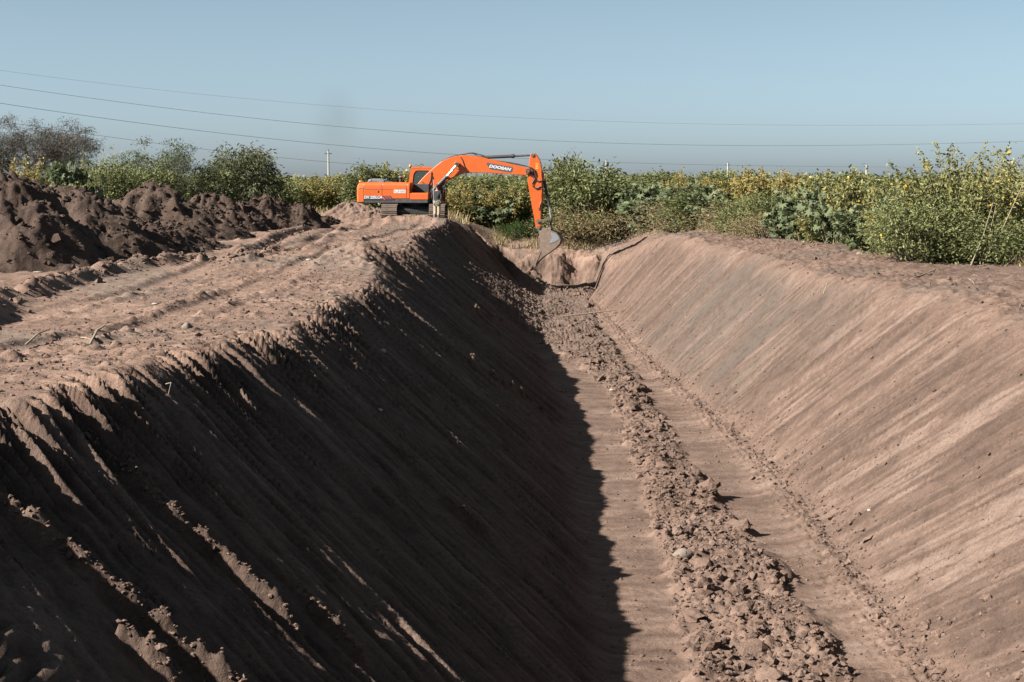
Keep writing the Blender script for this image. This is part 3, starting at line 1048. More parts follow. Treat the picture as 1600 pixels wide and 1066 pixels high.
zb = L(600, 317.5, YS)[1]
zp = L(600, 310.5, YS)[1]
zt = L(600, 285, YS)[1]
xA, xB, xC, xD, xE, xF = [L(v, 300, YS)[0] for v in (560, 572.4, 602, 641, 645.5, 674.5)]
# counterweight, rounded in plan
cwm = MB()
cw_top = []
plan = [(xB - 0.015, -1.35), (xA + 0.12, -1.35), (xA + 0.02, -1.22), (xA - 0.10, -0.7), (xA - 0.14, 0), (xA - 0.10, 0.7), (xA + 0.02, 1.22), (xA + 0.12, 1.35), (xB - 0.015, 1.35)]
b = bmesh.new()
rings = []
for z, ins in ((zb, 0.05), (zb + 0.06, 0.0), (zt - 0.30, 0.0), (zt - 0.16, 0.03), (zt - 0.05, 0.09), (zt + 0.0, 0.19)):
    rings.append([b.verts.new((x + (ins if i not in (0, len(plan) - 1) else 0), y - math.copysign(min(ins, abs(y)), y) if y else 0, z)) for i, (x, y) in enumerate(plan)])
for A, B in zip(rings[:-1], rings[1:]):
    for k in range(len(plan)):
        b.faces.new((A[k], A[(k + 1) % len(plan)], B[(k + 1) % len(plan)], B[k]))
b.faces.new(rings[0])
b.faces.new(rings[-1])
cwm._merge(b)
cw = cwm.build('counterweight', M_CW, ex)
MB().box(xA + 0.17, xB - 0.02, -1.357, -1.353, zt - 0.315, zt - 0.30).build('seam', M_SKIRT, cw)
MB().box(xA + 0.12, xA + 0.28, -1.20, -0.95, zt - 0.02, zt + 0.085, 0.03).build('tail_lamp', M_AMBER, cw)


def panel(name, x0, x1, ztop, y0=-1.35, y1=-0.45, z0=None, mat=M_ORANGE, rnd=0.16):
    z0 = zp if z0 is None else z0
    pts = [(y1, z0), (y0, z0), (y0, ztop - 0.34), (y0 + 0.012, ztop - rnd), (y0 + rnd * 0.3, ztop - rnd * 0.35), (y0 + rnd, ztop), (y1, ztop)]
    mb = MB()
    prismx(mb, pts, x0, x1, 0.012, 2)
    return mb.build(name, mat, ex)


p1 = panel('side_panel', xB, xC - 0.008, zt)
p2 = panel('side_panel', xC + 0.008, xD - 0.006, zt)
p3 = panel('side_panel', xD + 0.006, xE, zt - 0.01)
for pn, xa, xb in ((p1, xB, xC), (p2, xC, xD), (p3, xD, xE)):
    MB().box(xa + 0.03, xb - 0.03, -1.3545, -1.351, zt - 0.36, zt - 0.342).build('seam', M_SKIRT, pn)
z3 = L(660, 301.5, YS)[1]
tb = panel('tool_box', xE + 0.012, xF, z3, rnd=0.07)
MB().box(xA + 0.35, xF + 0.0, -1.33, 1.33, zb, zp - 0.003, 0.025).build('lower_skirt', M_SKIRT, ex)
MB().box(xB + 0.02, xE - 0.1, -0.44, 1.33, zp, zt - 0.05, 0.05).build('engine_bay', M_ORANGE, ex)
MB().box(xE - 0.08, xF + 0.35, -0.44, 0.40, zp - 0.2, zp + 0.22, 0.02).build('deck', M_BLACK, ex)
MB().box(xE + 0.1, xF - 0.1, -0.42, 0.22, zp + 0.2, zp + 0.75, 0.03).build('boom_mount', M_BLACK, ex)
hd = MB()
x0, x1 = L(574.5, 282, YC)[0], L(603, 282, YC)[0]
zh = L(590, 279, YC)[1]
hd.prism([(x0, zt - 0.06), (x1, zt - 0.06), (x1, zh - 0.10), (x1 - 0.25, zh - 0.03), (x0 + 0.35, zh), (x0 + 0.12, zh - 0.05)], -0.55, 0.75, 0.05, 3)
hood = hd.build('engine_hood', M_GREYHOOD, ex)
MB().box(x1 + 0.03, x1 + 0.42, -0.5, 0.6, zt - 0.06, zt + 0.055, 0.02).build('hood_vent', M_SKIRT, hood)
ax_, az_ = L(583, 276, YC - 0.9)
MB().cyl((ax_, -0.9, zt - 0.02), (ax_, -0.9, az_), 0.018, n=8).cyl((ax_ - 0.35, -0.9, zt + 0.02), (ax_ + 0.35, -0.9, zt + 0.02), 0.014, n=6).build('handrail', M_BLACK, ex)
px_, pz_ = L(627, 277, YC - 0.3)
MB().cyl((px_, -0.3, zt - 0.1), (px_, -0.3, pz_ - 0.06), 0.085, n=14).cyl((px_, -0.3, pz_ - 0.06), (px_, -0.3, pz_ + 0.0), 0.13, n=16).build('air_intake', M_BLACK, ex)
MB().cyl((px_, -0.3, pz_ + 0.002), (px_, -0.3, pz_ + 0.05), 0.10, 0.115, n=16).build('intake_cap', M_CHROME, ex)
MB().cyl((px_ - 0.9, 0.5, zt - 0.05), (px_ - 0.9, 0.5, zt + 0.22), 0.06, n=12).build('exhaust_pipe', M_BLACK, ex)

# cab on the far side of the boom
y0c, y1c = 0.33, 1.30
outer = Ls([(633.5, 318), (634.2, 297), (637, 284), (639.6, 266), (642, 262.6), (647, 261.4), (668, 261.8), (680, 264.5), (687, 273), (690.5, 297), (690, 318)], YC + y0c)
inner = Ls([(642.6, 296), (642.4, 290), (644.6, 272), (648.2, 266.8), (654, 266.4), (667, 266.6), (676.5, 268.5), (682.5, 276), (685.6, 296)], YC + y0c)


def ring_prism(mb, out, inn, y0, y1):
    """frame: outline with an opening, given as two closed polygons resampled to one another"""
    def resample(p, n):
        p = [Vector(q) for q in p]
        seg = [(p[(i + 1) % len(p)] - p[i]).length for i in range(len(p))]
        T = sum(seg)
        res = []
        for k in range(n):
            s = k * T / n
            i = 0
            while s > seg[i]:
                s -= seg[i]
                i += 1
            res.append(p[i].lerp(p[(i + 1) % len(p)], s / seg[i]))
        return res
    c = sum((Vector(q) for q in inn), Vector((0, 0))) / len(inn)
    n = 48

    def polar(p):
        p = [Vector(q) for q in p]
        res = []
        for k in range(n):
            a = 2 * math.pi * k / n
            d = Vector((math.cos(a), math.sin(a)))
            best = 0
            for i in range(len(p)):
                A, B = p[i] - c, p[(i + 1) % len(p)] - c
                e = B - A
                det = d.x * (-e.y) + e.x * d.y
                if abs(det) < 1e-9:
                    continue
                t = (A.x * (-e.y) + e.x * A.y) / det
                u = (d.x * A.y - d.y * A.x) / det
                if t > 0 and -1e-6 <= u <= 1 + 1e-6:
                    best = max(best, t)
            res.append(c + d * best)
        return res
    o, i_ = polar(out), polar(inn)
    b = bmesh.new()
    vs = [[b.verts.new((q.x, y, q.y)) for q in ring] for ring, y in ((o, y0), (i_, y0), (i_, y1), (o, y1))]
    for k in range(n):
        m = (k + 1) % n
        for j in range(4):
            A, B = vs[j], vs[(j + 1) % 4]
            b.faces.new((A[k], A[m], B[m], B[k]))
    mb._merge(b)


cabm = MB()
ring_prism(cabm, outer, inner, y0c, y0c + 0.07)
ring_prism(cabm, outer, inner, y1c - 0.07, y1c)
zf, ztop = outer[0][1], outer[5][1]
cabm.box(outer[1][0], outer[9][0] - 0.05, y0c + 0.071, y1c - 0.071, zf, zf + 0.12)
cabm.prism([outer[1], outer[2], outer[3], (outer[3][0] + 0.06, outer[3][1]), (outer[2][0] + 0.06, outer[2][1]), (outer[1][0] + 0.06, outer[1][1])], y0c + 0.071, y1c - 0.071)
cabm.prism([outer[0], outer[1], (outer[1][0] + 0.06, outer[1][1]), (outer[0][0] + 0.06, outer[0][1])], y0c + 0.071, y1c - 0.071)
cabo = cabm.build('cab', M_ORANGE, ex)
MB().prism([(outer[4][0] - 0.02, ztop - 0.055), (outer[6][0], ztop - 0.055), (outer[7][0] + 0.03, outer[7][1] - 0.04), (outer[7][0] + 0.02, outer[7][1] + 0.02), (outer[6][0], ztop + 0.012), (outer[4][0], ztop + 0.006)], y0c - 0.012, y1c + 0.012, 0.02, 2).build('roof', M_ORANGE, cabo)
for yy in (y0c + 0.03, y1c - 0.04):
    MB().prism(inner, yy, yy + 0.008).build('window', M_GLASS, cabo)
MB().prism([outer[8], outer[9], (outer[9][0] - 0.012, outer[9][1]), (outer[8][0] - 0.012, outer[8][1])], y0c + 0.08, y1c - 0.08).build('windscreen', M_GLASS, cabo)
st = MB()
sx0 = L(652, 290, YC + 0.8)[0]
st.box(sx0 - 0.05, sx0 + 0.5, 0.55, 1.05, zf + 0.45, zf + 0.60, 0.05).prism([(sx0 - 0.05, zf + 0.55), (sx0 + 0.12, zf + 0.55), (sx0 + 0.0, zf + 1.25), (sx0 - 0.15, zf + 1.25)], 0.57, 1.03, 0.04).box(sx0 + 0.05, sx0 + 0.35, 0.65, 0.95, zf + 0.1, zf + 0.46, 0.02)
st.build('seat', M_SEAT, cabo)
bx_, bz_ = L(639, 260, YC + 0.45)
MB().cyl((bx_, 0.45, bz_ - 0.12), (bx_, 0.45, bz_ - 0.03), 0.035, n=10).build('beacon_stem', M_BLACK, ex)
MB().cyl((bx_, 0.45, bz_ - 0.03), (bx_, 0.45, bz_ + 0.05), 0.075, 0.07, n=14).sphere((bx_, 0.45, bz_ + 0.05), 0.07, 12, (1, 1, 0.7)).build('beacon', M_AMBER, ex, True)
MB().tube([L3(643, 262, 0.5), L3(647, 258, 0.5), L3(653, 259, 0.5)], 0.012).build('aerial', M_BLACK, ex)
MB().tube([L3(691, 317, 0.4), L3(697, 316, 0.4), L3(697.5, 300, 0.4), L3(696, 289, 0.4)], 0.022).tube([L3(697, 316, 0.4), L3(693.5, 316, 0.4), L3(693.5, 292, 0.4), L3(696, 289, 0.4)], 0.016).build('handrail', M_BLACK, ex)
MB().prism(Ls([(690.3, 292), (692.6, 292), (692.8, 307), (690.6, 307)], YC + 0.3), 0.24, 0.29, 0.012).build('mirror', M_GREYHOOD, ex)
MB().prism(Ls([(676, 299), (689.5, 297), (690.5, 322), (677, 324)], YC), 0.02, 0.30, 0.02).build('shaded_front', M_BLACK, ex)  # black block for cab front and boom base, their shade put into its colour

# boom
boom_px = [(650, 297.5), (648.5, 294.5), (651, 291), (660, 280.5), (670, 270.5), (681, 261), (692, 252.5), (704, 247), (716, 243.8), (728, 242.9), (742, 244), (756, 246.5), (772, 250), (790, 254), (808, 258.2), (822, 261.6), (829, 263.5), (832, 267.5), (830, 272), (824, 274), (810, 273.3), (790, 271.8), (770, 270.6), (752, 270), (738, 270), (726, 271.3), (715, 274.5), (704, 280.5), (693, 287), (683, 292.5), (675, 295), (668, 297.5), (661, 299.3), (655, 299.3)]
bm_ = MB()
bm_.prism(Ls(boom_px), -0.27, 0.27, 0.02, 2)
boom = bm_.build('boom', M_ORANGE, ex)
for (u_, v_, w_, r_p) in ((828, 268, 0.33, 0.13), (654, 295.5, 0.42, 0.11), (717, 257, 0.55, 0.10)):
    MB().cyl(L3(u_, v_, -w_), L3(u_, v_, w_), r_p, n=18).build('pivot_pin', M_BLACK, boom)
for ya, yb_ in ((-0.30, -0.275), (0.275, 0.30)):
    MB().prism(Ls([(711, 256), (716, 252.5), (721, 255), (727, 264), (722, 266), (714, 263)]), ya, yb_, 0.006).build('cylinder_bracket', M_ORANGE, boom)
for yy in (-0.44, 0.44):
    c = MB().cyl(L3(679, 298, yy), L3(700.5, 276.5, yy), 0.105, n=16).cyl(L3(679, 298, yy - 0.08), L3(679, 298, yy + 0.08), 0.14, n=14).cyl(L3(699.2, 277.8, yy), L3(701.6, 275.4, yy), 0.125, n=16)
    c = c.build('boom_cylinder', M_BLACK, boom)
    MB().cyl(L3(701.6, 275.4, yy), L3(717, 257.3, yy), 0.06, n=14).cyl(L3(717, 257, yy - 0.07), L3(717, 257, yy + 0.07), 0.11, n=14).build('rod', M_CHROME, boom)
MB().cyl(L3(751, 246.6), L3(803, 244.4), 0.085, n=16).cyl(L3(801.5, 244.5), L3(805, 244.3), 0.11, n=16).cyl(L3(751, 246.8, -0.1), L3(751, 246.8, 0.1), 0.11, n=14).build('arm_cylinder', M_BLACK, boom)
MB().cyl(L3(805, 244.3), L3(834.5, 242.9), 0.052, n=14).build('rod', M_SKIRT, boom)
for ya in (-0.16, 0.11):
    MB().prism(Ls([(746, 248), (750, 244.5), (753, 244.8), (757, 249.5)]), ya, ya + 0.05).build('cylinder_bracket', M_ORANGE, boom)
MB().tube([L3(x, y, -0.18) for x, y in ((690, 252.5), (704, 246), (716, 242.6), (727, 241.4), (735, 239.8), (742, 240.5), (748, 243))], 0.03).tube([L3(x, y, -0.08) for x, y in ((712, 243.5), (724, 241.6), (733, 239.4), (741, 239.2), (750, 241.5), (758, 243.5))], 0.026).build('hose', M_RUBBER, boom)
MB().tube([L3(x, y, -0.2) for x, y in ((750, 247.5), (775, 252), (800, 255.5), (820, 259.5), (829, 261))], 0.022).tube([L3(x, y, -0.12) for x, y in ((755, 247), (778, 251.3), (804, 255), (826, 260))], 0.02).build('hose', M_RUBBER, boom)
MB().tube([L3(x, y, -0.29) for x, y in ((676, 269), (675, 280), (671, 289), (664, 293), (657, 293))], 0.022).tube([L3(x, y, -0.29) for x, y in ((661, 284), (668, 291), (678, 298))], 0.016).tube([L3(x, y, -0.29) for x, y in ((675, 271), (678, 278), (676, 288), (674, 296))], 0.018).build('hose', M_RUBBER, boom)
MB().tube([L3(x, y, -0.29) for x, y in ((722, 246), (725, 251), (728, 260), (731, 264))], 0.018).build('hose', M_RUBBER, boom)
MB().prism(Ls([(762.2, 255.4), (764.5, 254.6), (803, 261.2), (804.6, 262.6), (802.6, 269), (800.6, 270), (767.5, 264.6)], YC - 0.275), -0.2745, -0.271).build('decal', M_DGREY, boom)


def text(name, body, size, mat, parent, loc, ang=0.0, shear=0.22, bold=0.0, xs_=1.0, axis_front=True):
    cu = bpy.data.curves.new(name, 'FONT')
    cu.body = body
    cu.size = size
    cu.shear = shear
    cu.offset = bold
    cu.align_x = 'CENTER'
    cu.align_y = 'CENTER'
    cu.extrude = 0.001
    tmp = bpy.data.objects.new(name, cu)
    link(tmp)
    dg = bpy.context.evaluated_depsgraph_get()
    me = bpy.data.meshes.new_from_object(tmp.evaluated_get(dg))
    bpy.data.objects.remove(tmp)
    me.materials.clear()
    me.materials.append(mat)
    o = new(name, me, parent, loc)
    o.rotation_euler = (math.pi / 2, ang, 0)
    o.scale = (xs_, 1, 1)
    return o


c_ = L3(783.4, 262.5, -0.277)
text('lettering', 'DOOSAN', 0.20, M_WHITE, boom, c_, math.atan2(6.4, 40), 0.25, 0.010, 1.32)

# arm
arm_px = [(831.2, 241.5), (833.5, 240), (837.5, 240.2), (841, 243.8), (844.5, 249), (847.2, 256), (848.4, 266), (848.8, 276), (850, 283), (850.3, 314), (847.2, 319), (847.2, 355.8), (845, 357), (841, 357), (839.6, 355), (836, 335), (832.6, 317), (829.5, 300), (827.4, 287), (826.6, 276), (829.5, 262), (828.6, 257), (829.5, 250)]
arm = MB().prism(Ls(arm_px), -0.20, 0.20, 0.018, 2).build('arm', M_ORANGE, ex)
for (u_, v_, w_, r_p) in ((834.5, 243, 0.24, 0.09), (843, 345, 0.25, 0.10), (844, 355, 0.3, 0.09), (828.4, 268, 0.36, 0.075)):
    MB().cyl(L3(u_, v_, -w_), L3(u_, v_, w_), r_p, n=14).build('pivot_pin', M_LINK, arm)
for ya in (-0.13, 0.07):
    MB().prism(Ls([(848, 266), (851, 271), (853, 278), (852.5, 283), (849, 282)]), ya, ya + 0.06).build('cylinder_bracket', M_ORANGE, arm)
MB().cyl(L3(851.5, 281), L3(859.3, 319), 0.075, n=14).cyl(L3(858.6, 316), L3(859.6, 321), 0.095, n=14).cyl(L3(851.4, 280.5, -0.16), L3(851.4, 280.5, 0.16), 0.06, n=12).build('bucket_cylinder', M_BLACK, arm)
MB().cyl(L3(859.6, 321), L3(862.5, 340.5), 0.045, n=12).build('rod', M_WORN, arm)
for yy in (-0.24, 0.24):
    MB().prism(Ls([(842, 343.4), (862.4, 339.2), (864.2, 340.4), (864, 342.6), (843.6, 346.8), (841.8, 345.6)]), yy - 0.03, yy + 0.03, 0.01).build('link', M_LINK, arm)
MB().prism(Ls([(861.8, 340.5), (863.6, 340.5), (863.2, 357), (860.6, 357)]), -0.12, 0.12, 0.02).build('link', M_BLACK, arm)
MB().tube([L3(x, y, -0.24) for x, y in ((829, 262), (833, 262.5), (837.5, 266), (839.5, 273), (838, 280), (834.5, 286), (835, 291), (839, 294.5), (843, 294), (847, 291))], 0.032).tube([L3(x, y, -0.235) for x, y in ((830, 270), (834, 272), (837, 276), (840, 282), (844, 283.6), (849.5, 282))], 0.03).tube([L3(x, y, -0.23) for x, y in ((832, 262), (835.5, 268), (836.5, 276), (836, 283))], 0.026).build('hose', M_RUBBER, arm)
MB().tube([L3(x, y, -0.215) for x, y in ((848, 285), (848.6, 300), (848.3, 314), (846, 320), (845.4, 324))], 0.018).build('pipe', M_ORANGE, arm)
MB().box(*[v for v in (L(844, 325)[0], L(846.6, 325)[0])], -0.225, -0.20, L(845, 328)[1], L(845, 323.5)[1], 0.008).build('clamp', M_BLACK, arm)
yl = L3(841.5, 260, -0.204)
dec = MB().box(yl[0] - 0.075, yl[0] + 0.075, -0.2065, -0.2025, yl[2] - 0.15, yl[2] + 0.15).build('warning_decal', M_YEL, arm)
MB().prism([(yl[0] - 0.04, yl[2] - 0.09), (yl[0] + 0.04, yl[2] - 0.09), (yl[0], yl[2] - 0.02)], -0.2095, -0.207).box(yl[0] - 0.05, yl[0] + 0.05, -0.2095, -0.207, yl[2] + 0.05, yl[2] + 0.09).build('symbol', M_REDDEC, dec)

# bucket
curve_px = [(858, 358), (866, 360), (873, 363), (877.5, 367), (879.6, 373), (877.5, 379.5), (871.5, 386), (862.5, 392.5), (853.5, 398.5), (846, 405), (840.5, 411)]
front_px = [(839, 408), (844, 396), (847.6, 384), (848, 372), (845.5, 361)]
bw = 0.66
bkt = bpy.data.objects
sh = MB()
inn = []
pp = Ls(curve_px)
cen = Vector(L(853, 378))
outp = [Vector(p) for p in pp]
inp = [p + (cen - p).normalized() * 0.05 for p in outp]
sh.prism([tuple(p) for p in outp] + [tuple(p) for p in inp[::-1]], -bw + 0.002, bw - 0.002)
sh.prism(Ls([(845.5, 359.5), (858, 357.2), (860, 362), (846.5, 364)]), -bw + 0.002, bw - 0.002)
bucket = sh.build('bucket', M_BUCKET, ex)
for yy in (-bw - 0.03, bw):
    MB().prism(Ls(curve_px + front_px), yy, yy + 0.03, 0.006, 1).build('side_plate', M_BUCKET, bucket)
    MB().prism(Ls([(839, 408), (844, 396), (846, 390), (849.5, 391), (846, 400), (841.5, 409.5)]), yy - 0.018 if yy < 0 else yy + 0.03, yy if yy < 0 else yy + 0.048).build('side_cutter', M_BUCKET, bucket)
MB().prism(Ls([(864, 361.5), (871.5, 363.5), (876, 367), (877.6, 372), (870, 376.5), (862, 379), (866.5, 371)]), -bw - 0.042, -bw - 0.031, 0.004, 1).build('wear_plate', M_WORN, bucket)
for yy in (-0.2, 0.2):
    MB().prism(Ls([(841.6, 357), (844, 353), (848, 356), (858, 355.5), (861, 353), (864, 355.5), (862, 362), (846, 363)]), yy - 0.06, yy + 0.06, 0.015).build('ear', M_BUCKET, bucket)
tooth = MB().prism(Ls([(842, 407.5), (837, 411.5), (831.5, 421), (833.5, 421.5), (841.5, 413)]), -0.055, 0.055, 0.006, 1)
tme = bm_mesh('tooth', tooth.bm, M_BUCKET)
for yy in (-0.58, -0.29, 0, 0.29, 0.58):
    new('tooth', tme, bucket, (0, yy, 0))
soil_in = MB()
soil_in.prism(Ls([(847, 364), (858, 362.5), (868, 366), (872, 374), (864, 385), (852, 393), (846, 399), (847.5, 384), (844, 374)]), -bw + 0.03, bw - 0.03, 0.05, 2)
soil_in.build('soil_load', M_CLOD, bucket)

# decals on the house
zd0, zd1 = L(600, 312.3, YS)[1], L(600, 306.0, YS)[1]
dcl = MB()
xd = [L(v, 309, YS)[0] for v in (572.8, 600, 605, 608, 611, 613, 616, 618, 621, 623, 626)]
dcl.prism([(xd[0], zd0), (xd[2], zd0), (xd[1], zd1), (xd[0], zd1)], -1.3545, -1.351)
for a, b2 in ((3, 4), (5, 6), (7, 8)):
    dcl.prism([(xd[a] - 0.01, zd0), (xd[b2], zd0), (xd[b2] - 0.20, zd1), (xd[a] - 0.21, zd1)], -1.3545, -1.351)
dcl.build('decal', M_NAVY, ex)
for a, b2 in ((2, 3), (4, 5), (6, 7)):
    MB().prism([(xd[a] + 0.01, zd0), (xd[b2] - 0.03, zd0), (xd[b2] - 0.23, zd1), (xd[a] - 0.19, zd1)], -1.3535, -1.350).build('decal', M_REDDEC if a == 2 else M_ORANGE, ex)
xm, zm = L(587.2, 308.6, YS)
tx_ = text('lettering', 'DX 225LCA', 0.185, M_WHITE, ex, (xm, -1.357, zm), 0.0, 0.15, 0.008, 1.0)
xs0, zs0 = L(620.7, 301.9, YS)[0], L(620, 301.9, YS)[1]
xs1, zs1 = L(639.3, 296.4, YS)[0], L(639, 296.4, YS)[1]
stk = MB().box(xs0, xs1, -1.3555, -1.351, zs0, zs1).build('sticker', M_WHITE, ex)
mk = MB()
for u0, u1, v0, v1 in ((0.06, 0.10, 0.3, 0.75), (0.10, 0.18, 0.3, 0.4), (0.24, 0.30, 0.1, 0.35), (0.34, 0.40, 0.55, 0.8), (0.36, 0.40, 0.25, 0.6), (0.48, 0.54, 0.5, 0.7), (0.56, 0.62, 0.5, 0.7), (0.64, 0.72, 0.5, 0.7), (0.74, 0.80, 0.5, 0.7), (0.82, 0.94, 0.5, 0.7), (0.5, 0.92, 0.22, 0.3)):
    mk.box(xs0 + (xs1 - xs0) * u0, xs0 + (xs1 - xs0) * u1, -1.3575, -1.356, zs0 + (zs1 - zs0) * v0, zs0 + (zs1 - zs0) * v1)
mk.build('print', M_DGREY, stk)
lk = L(595.5, 299.5, YS)
MB().box(lk[0] - 0.03, lk[0] + 0.03, -1.37, -1.351, lk[1] - 0.05, lk[1] + 0.05, 0.008).build('latch', M_BLACK, p1)

for o_ in ex.children:
    if o_.name.split('.')[0] not in ('track', 'car_body'):
        o_.rotation_euler.z = R(-8)
        o_.location = Matrix.Rotation(R(-8), 3, 'Z') @ o_.location

# ------------------------------------------------------------------ person
M_SKIN = plain('skin', (0.1505, 0.0803, 0.0502), 0.6)
M_JACKET = plain('navy_jacket_cloth', (0.006, 0.0065, 0.010), 0.9, var=0.3, scale=10)
M_TROUS = plain('khaki_trouser_cloth', (0.2307, 0.1906, 0.1304), 0.95, var=0.15, scale=10)
M_BOOT = plain('brown_rubber_boot', (0.0702, 0.0527, 0.0401), 0.7, var=0.2, scale=10)
M_HAIR = plain('black_hair', (0.012, 0.010, 0.009), 0.7)
M_HAT = plain('olive_cloth_hat', (0.12, 0.125, 0.09), 0.9)


def skinned(name, verts, edges, radii, mat, parent, root=0, sub=2):
    me = bpy.data.meshes.new(name)
    me.from_pydata(verts, edges, [])
    me.materials.append(mat)
    o = bpy.data.objects.new(name, me)
    link(o)
    sk = o.modifiers.new('skin', 'SKIN')
    sk.use_smooth_shade = True
    ss = o.modifiers.new('sub', 'SUBSURF')
    ss.levels = ss.render_levels = sub
    for i, r_ in enumerate(radii):
        me.skin_vertices[0].data[i].radius = r_ if isinstance(r_, tuple) else (r_, r_)
        me.skin_vertices[0].data[i].use_root = (i == root)
    dg = bpy.context.evaluated_depsgraph_get()
    m2 = bpy.data.meshes.new_from_object(o.evaluated_get(dg))
    m2.name = name
    bpy.data.objects.remove(o)
    for p in m2.polygons:
        p.use_smooth = True
    return new(name, m2, parent)


pp_ = G(683, 349.5)
per = bpy.data.objects.new('person', None)
link(per)
per.location = (pp_.x, pp_.y, tz(pp_.x, pp_.y) - 0.01)
per.rotation_euler = (0, 0, R(-25))
per['label'] = 'person in dark jacket and khaki trousers standing beside the excavator'
per['category'] = 'person'
# facing +y (away from the camera, watching the arm), right hand holding a hat at the hip
bv = [(0, 0, 0.95), (0, 0.01, 1.12), (0, 0, 1.34), (0, 0.01, 1.50), (0, 0.03, 1.60), (0, 0.05, 1.70),
      (-0.10, 0, 0.88), (-0.11, 0.03, 0.50), (-0.12, 0.0, 0.09), (-0.13, 0.16, 0.04),
      (0.10, 0, 0.88), (0.12, -0.02, 0.50), (0.13, -0.10, 0.09), (0.15, 0.06, 0.04),
      (-0.19, 0, 1.42), (-0.27, -0.02, 1.16), (-0.24, 0.14, 0.95), (-0.23, 0.18, 0.87),
      (0.19, 0, 1.42), (0.28, -0.03, 1.16), (0.24, -0.14, 0.98), (0.22, -0.19, 0.91)]
be = [(0, 1), (1, 2), (2, 3), (3, 4), (4, 5), (0, 6), (6, 7), (7, 8), (8, 9), (0, 10), (10, 11), (11, 12), (12, 13), (2, 14), (14, 15), (15, 16), (16, 17), (2, 18), (18, 19), (19, 20), (20, 21)]
brd = [(0.15, 0.11), (0.14, 0.10), (0.17, 0.115), 0.055, (0.075, 0.09), (0.07, 0.085), 0.085, 0.06, 0.045, 0.04, 0.085, 0.06, 0.045, 0.04, 0.065, 0.045, 0.034, 0.036, 0.065, 0.045, 0.034, 0.036]
skinned('body', bv, be, brd, M_SKIN, per)
jv = [bv[0], bv[1], bv[2], (0, 0.01, 1.47), bv[14], bv[15], bv[16], bv[18], bv[19], bv[20], (0, 0, 0.84)]
skinned('jacket', jv, [(0, 1), (1, 2), (2, 3), (2, 4), (4, 5), (5, 6), (2, 7), (7, 8), (8, 9), (0, 10)], [(0.185, 0.14), (0.175, 0.13), (0.20, 0.14), 0.075, 0.085, 0.065, 0.052, 0.085, 0.065, 0.052, (0.19, 0.145)], M_JACKET, per)
tv = [(0, 0, 0.90), bv[6], bv[7], (-0.12, 0.0, 0.20), bv[10], bv[11], (0.13, -0.09, 0.20)]
skinned('trousers', tv, [(0, 1), (1, 2), (2, 3), (0, 4), (4, 5), (5, 6)], [(0.165, 0.125), 0.105, 0.085, 0.075, 0.105, 0.085, 0.075], M_TROUS, per)
for sgn, a, bq, c in ((-1, (-0.12, 0.0, 0.36), (-0.12, 0.0, 0.07), (-0.135, 0.19, 0.045)), (1, (0.13, -0.06, 0.36), (0.135, -0.10, 0.07), (0.155, 0.09, 0.045))):
    skinned('boot', [a, bq, c], [(0, 1), (1, 2)], [0.078, 0.062, 0.045], M_BOOT, per)
MB().sphere((0, 0.035, 1.70), 0.098, 14, (0.95, 1.05, 1.05)).build('hair', M_HAIR, per, True)
MB().sphere((0, 0.15, 1.665), 0.018, 8).build('nose', M_SKIN, per, True)
for s in (-1, 1):
    MB().sphere((s * 0.083, 0.06, 1.66), 0.024, 8, (0.5, 0.8, 1.2)).build('ear', M_SKIN, per, True)
    hz = bv[17] if s < 0 else bv[21]
    for k in range(4):
        dx = (-0.018 + 0.012 * k)
        MB().tube([(hz[0], hz[1] + dx, hz[2]), (hz[0], hz[1] + dx + 0.01, hz[2] - 0.06), (hz[0] - s * 0.02, hz[1] + dx + 0.015, hz[2] - 0.095 + 0.006 * abs(k - 1))], 0.0095, 6, 0.007).build('finger', M_SKIN, per, True)
    MB().tube([(hz[0], hz[1] + 0.02, hz[2] + 0.015), (hz[0] - s * 0.025, hz[1] + 0.045, hz[2] - 0.02), (hz[0] - s * 0.03, hz[1] + 0.045, hz[2] - 0.05)], 0.010, 6, 0.008).build('thumb', M_SKIN, per, True)
hp = Vector(per.location) + Vector((0.05, -0.26, 0.86))
hat = MB().cyl((0, 0, 0), (0, -0.02, 0), 0.17, n=20).cyl((0, -0.02, 0), (0, -0.13, 0), 0.105, 0.085, n=20)
hat.build('hat', M_HAT, loc=hp, label='olive cloth hat held by the person at the hip', category='hat')
rp = P(677.5, 346, 85.6)
rz0 = tz(rp.x, rp.y)
MB().cyl((0, 0, 0), (0, 0, 1.9), 0.009, n=8).build('measuring_rod', M_WHITE, loc=(rp.x, rp.y, rz0 - 0.02), label='thin white rod standing upright beside the person', category='rod')

# ------------------------------------------------------------------ poles and wires
def pole(px, top, Y, r, label, brace=False):
    p = P(px, top, Y)
    z0 = tz(p.x, p.y) - 0.3
    e = bpy.data.objects.new('utility_pole', None)
    link(e)
    e.location = (p.x, p.y, z0)
    e['label'] = label
    e['category'] = 'pole'
    e['group'] = 'utility poles beyond the hedge'
    h = p.z - z0
    MB().cyl((0, 0, 0), (0, 0, h), r, r * 0.72, n=10).build('post', M_CONC, e)
    MB().cyl((0, 0, h + 0.003), (0, 0, h + 0.25), 0.07, 0.05, n=8).build('insulator', M_WIRE, e)
    MB().box(-0.5, 0.5, -0.06, 0.06, h - 0.42, h - 0.30).build('cross_arm', M_WIRE, e)
    if brace:
        MB().cyl((0.55, 0.3, 0), (0.30, 0.1, h - 0.4), r * 0.6, n=8).build('brace', M_CONC, e)
    return e


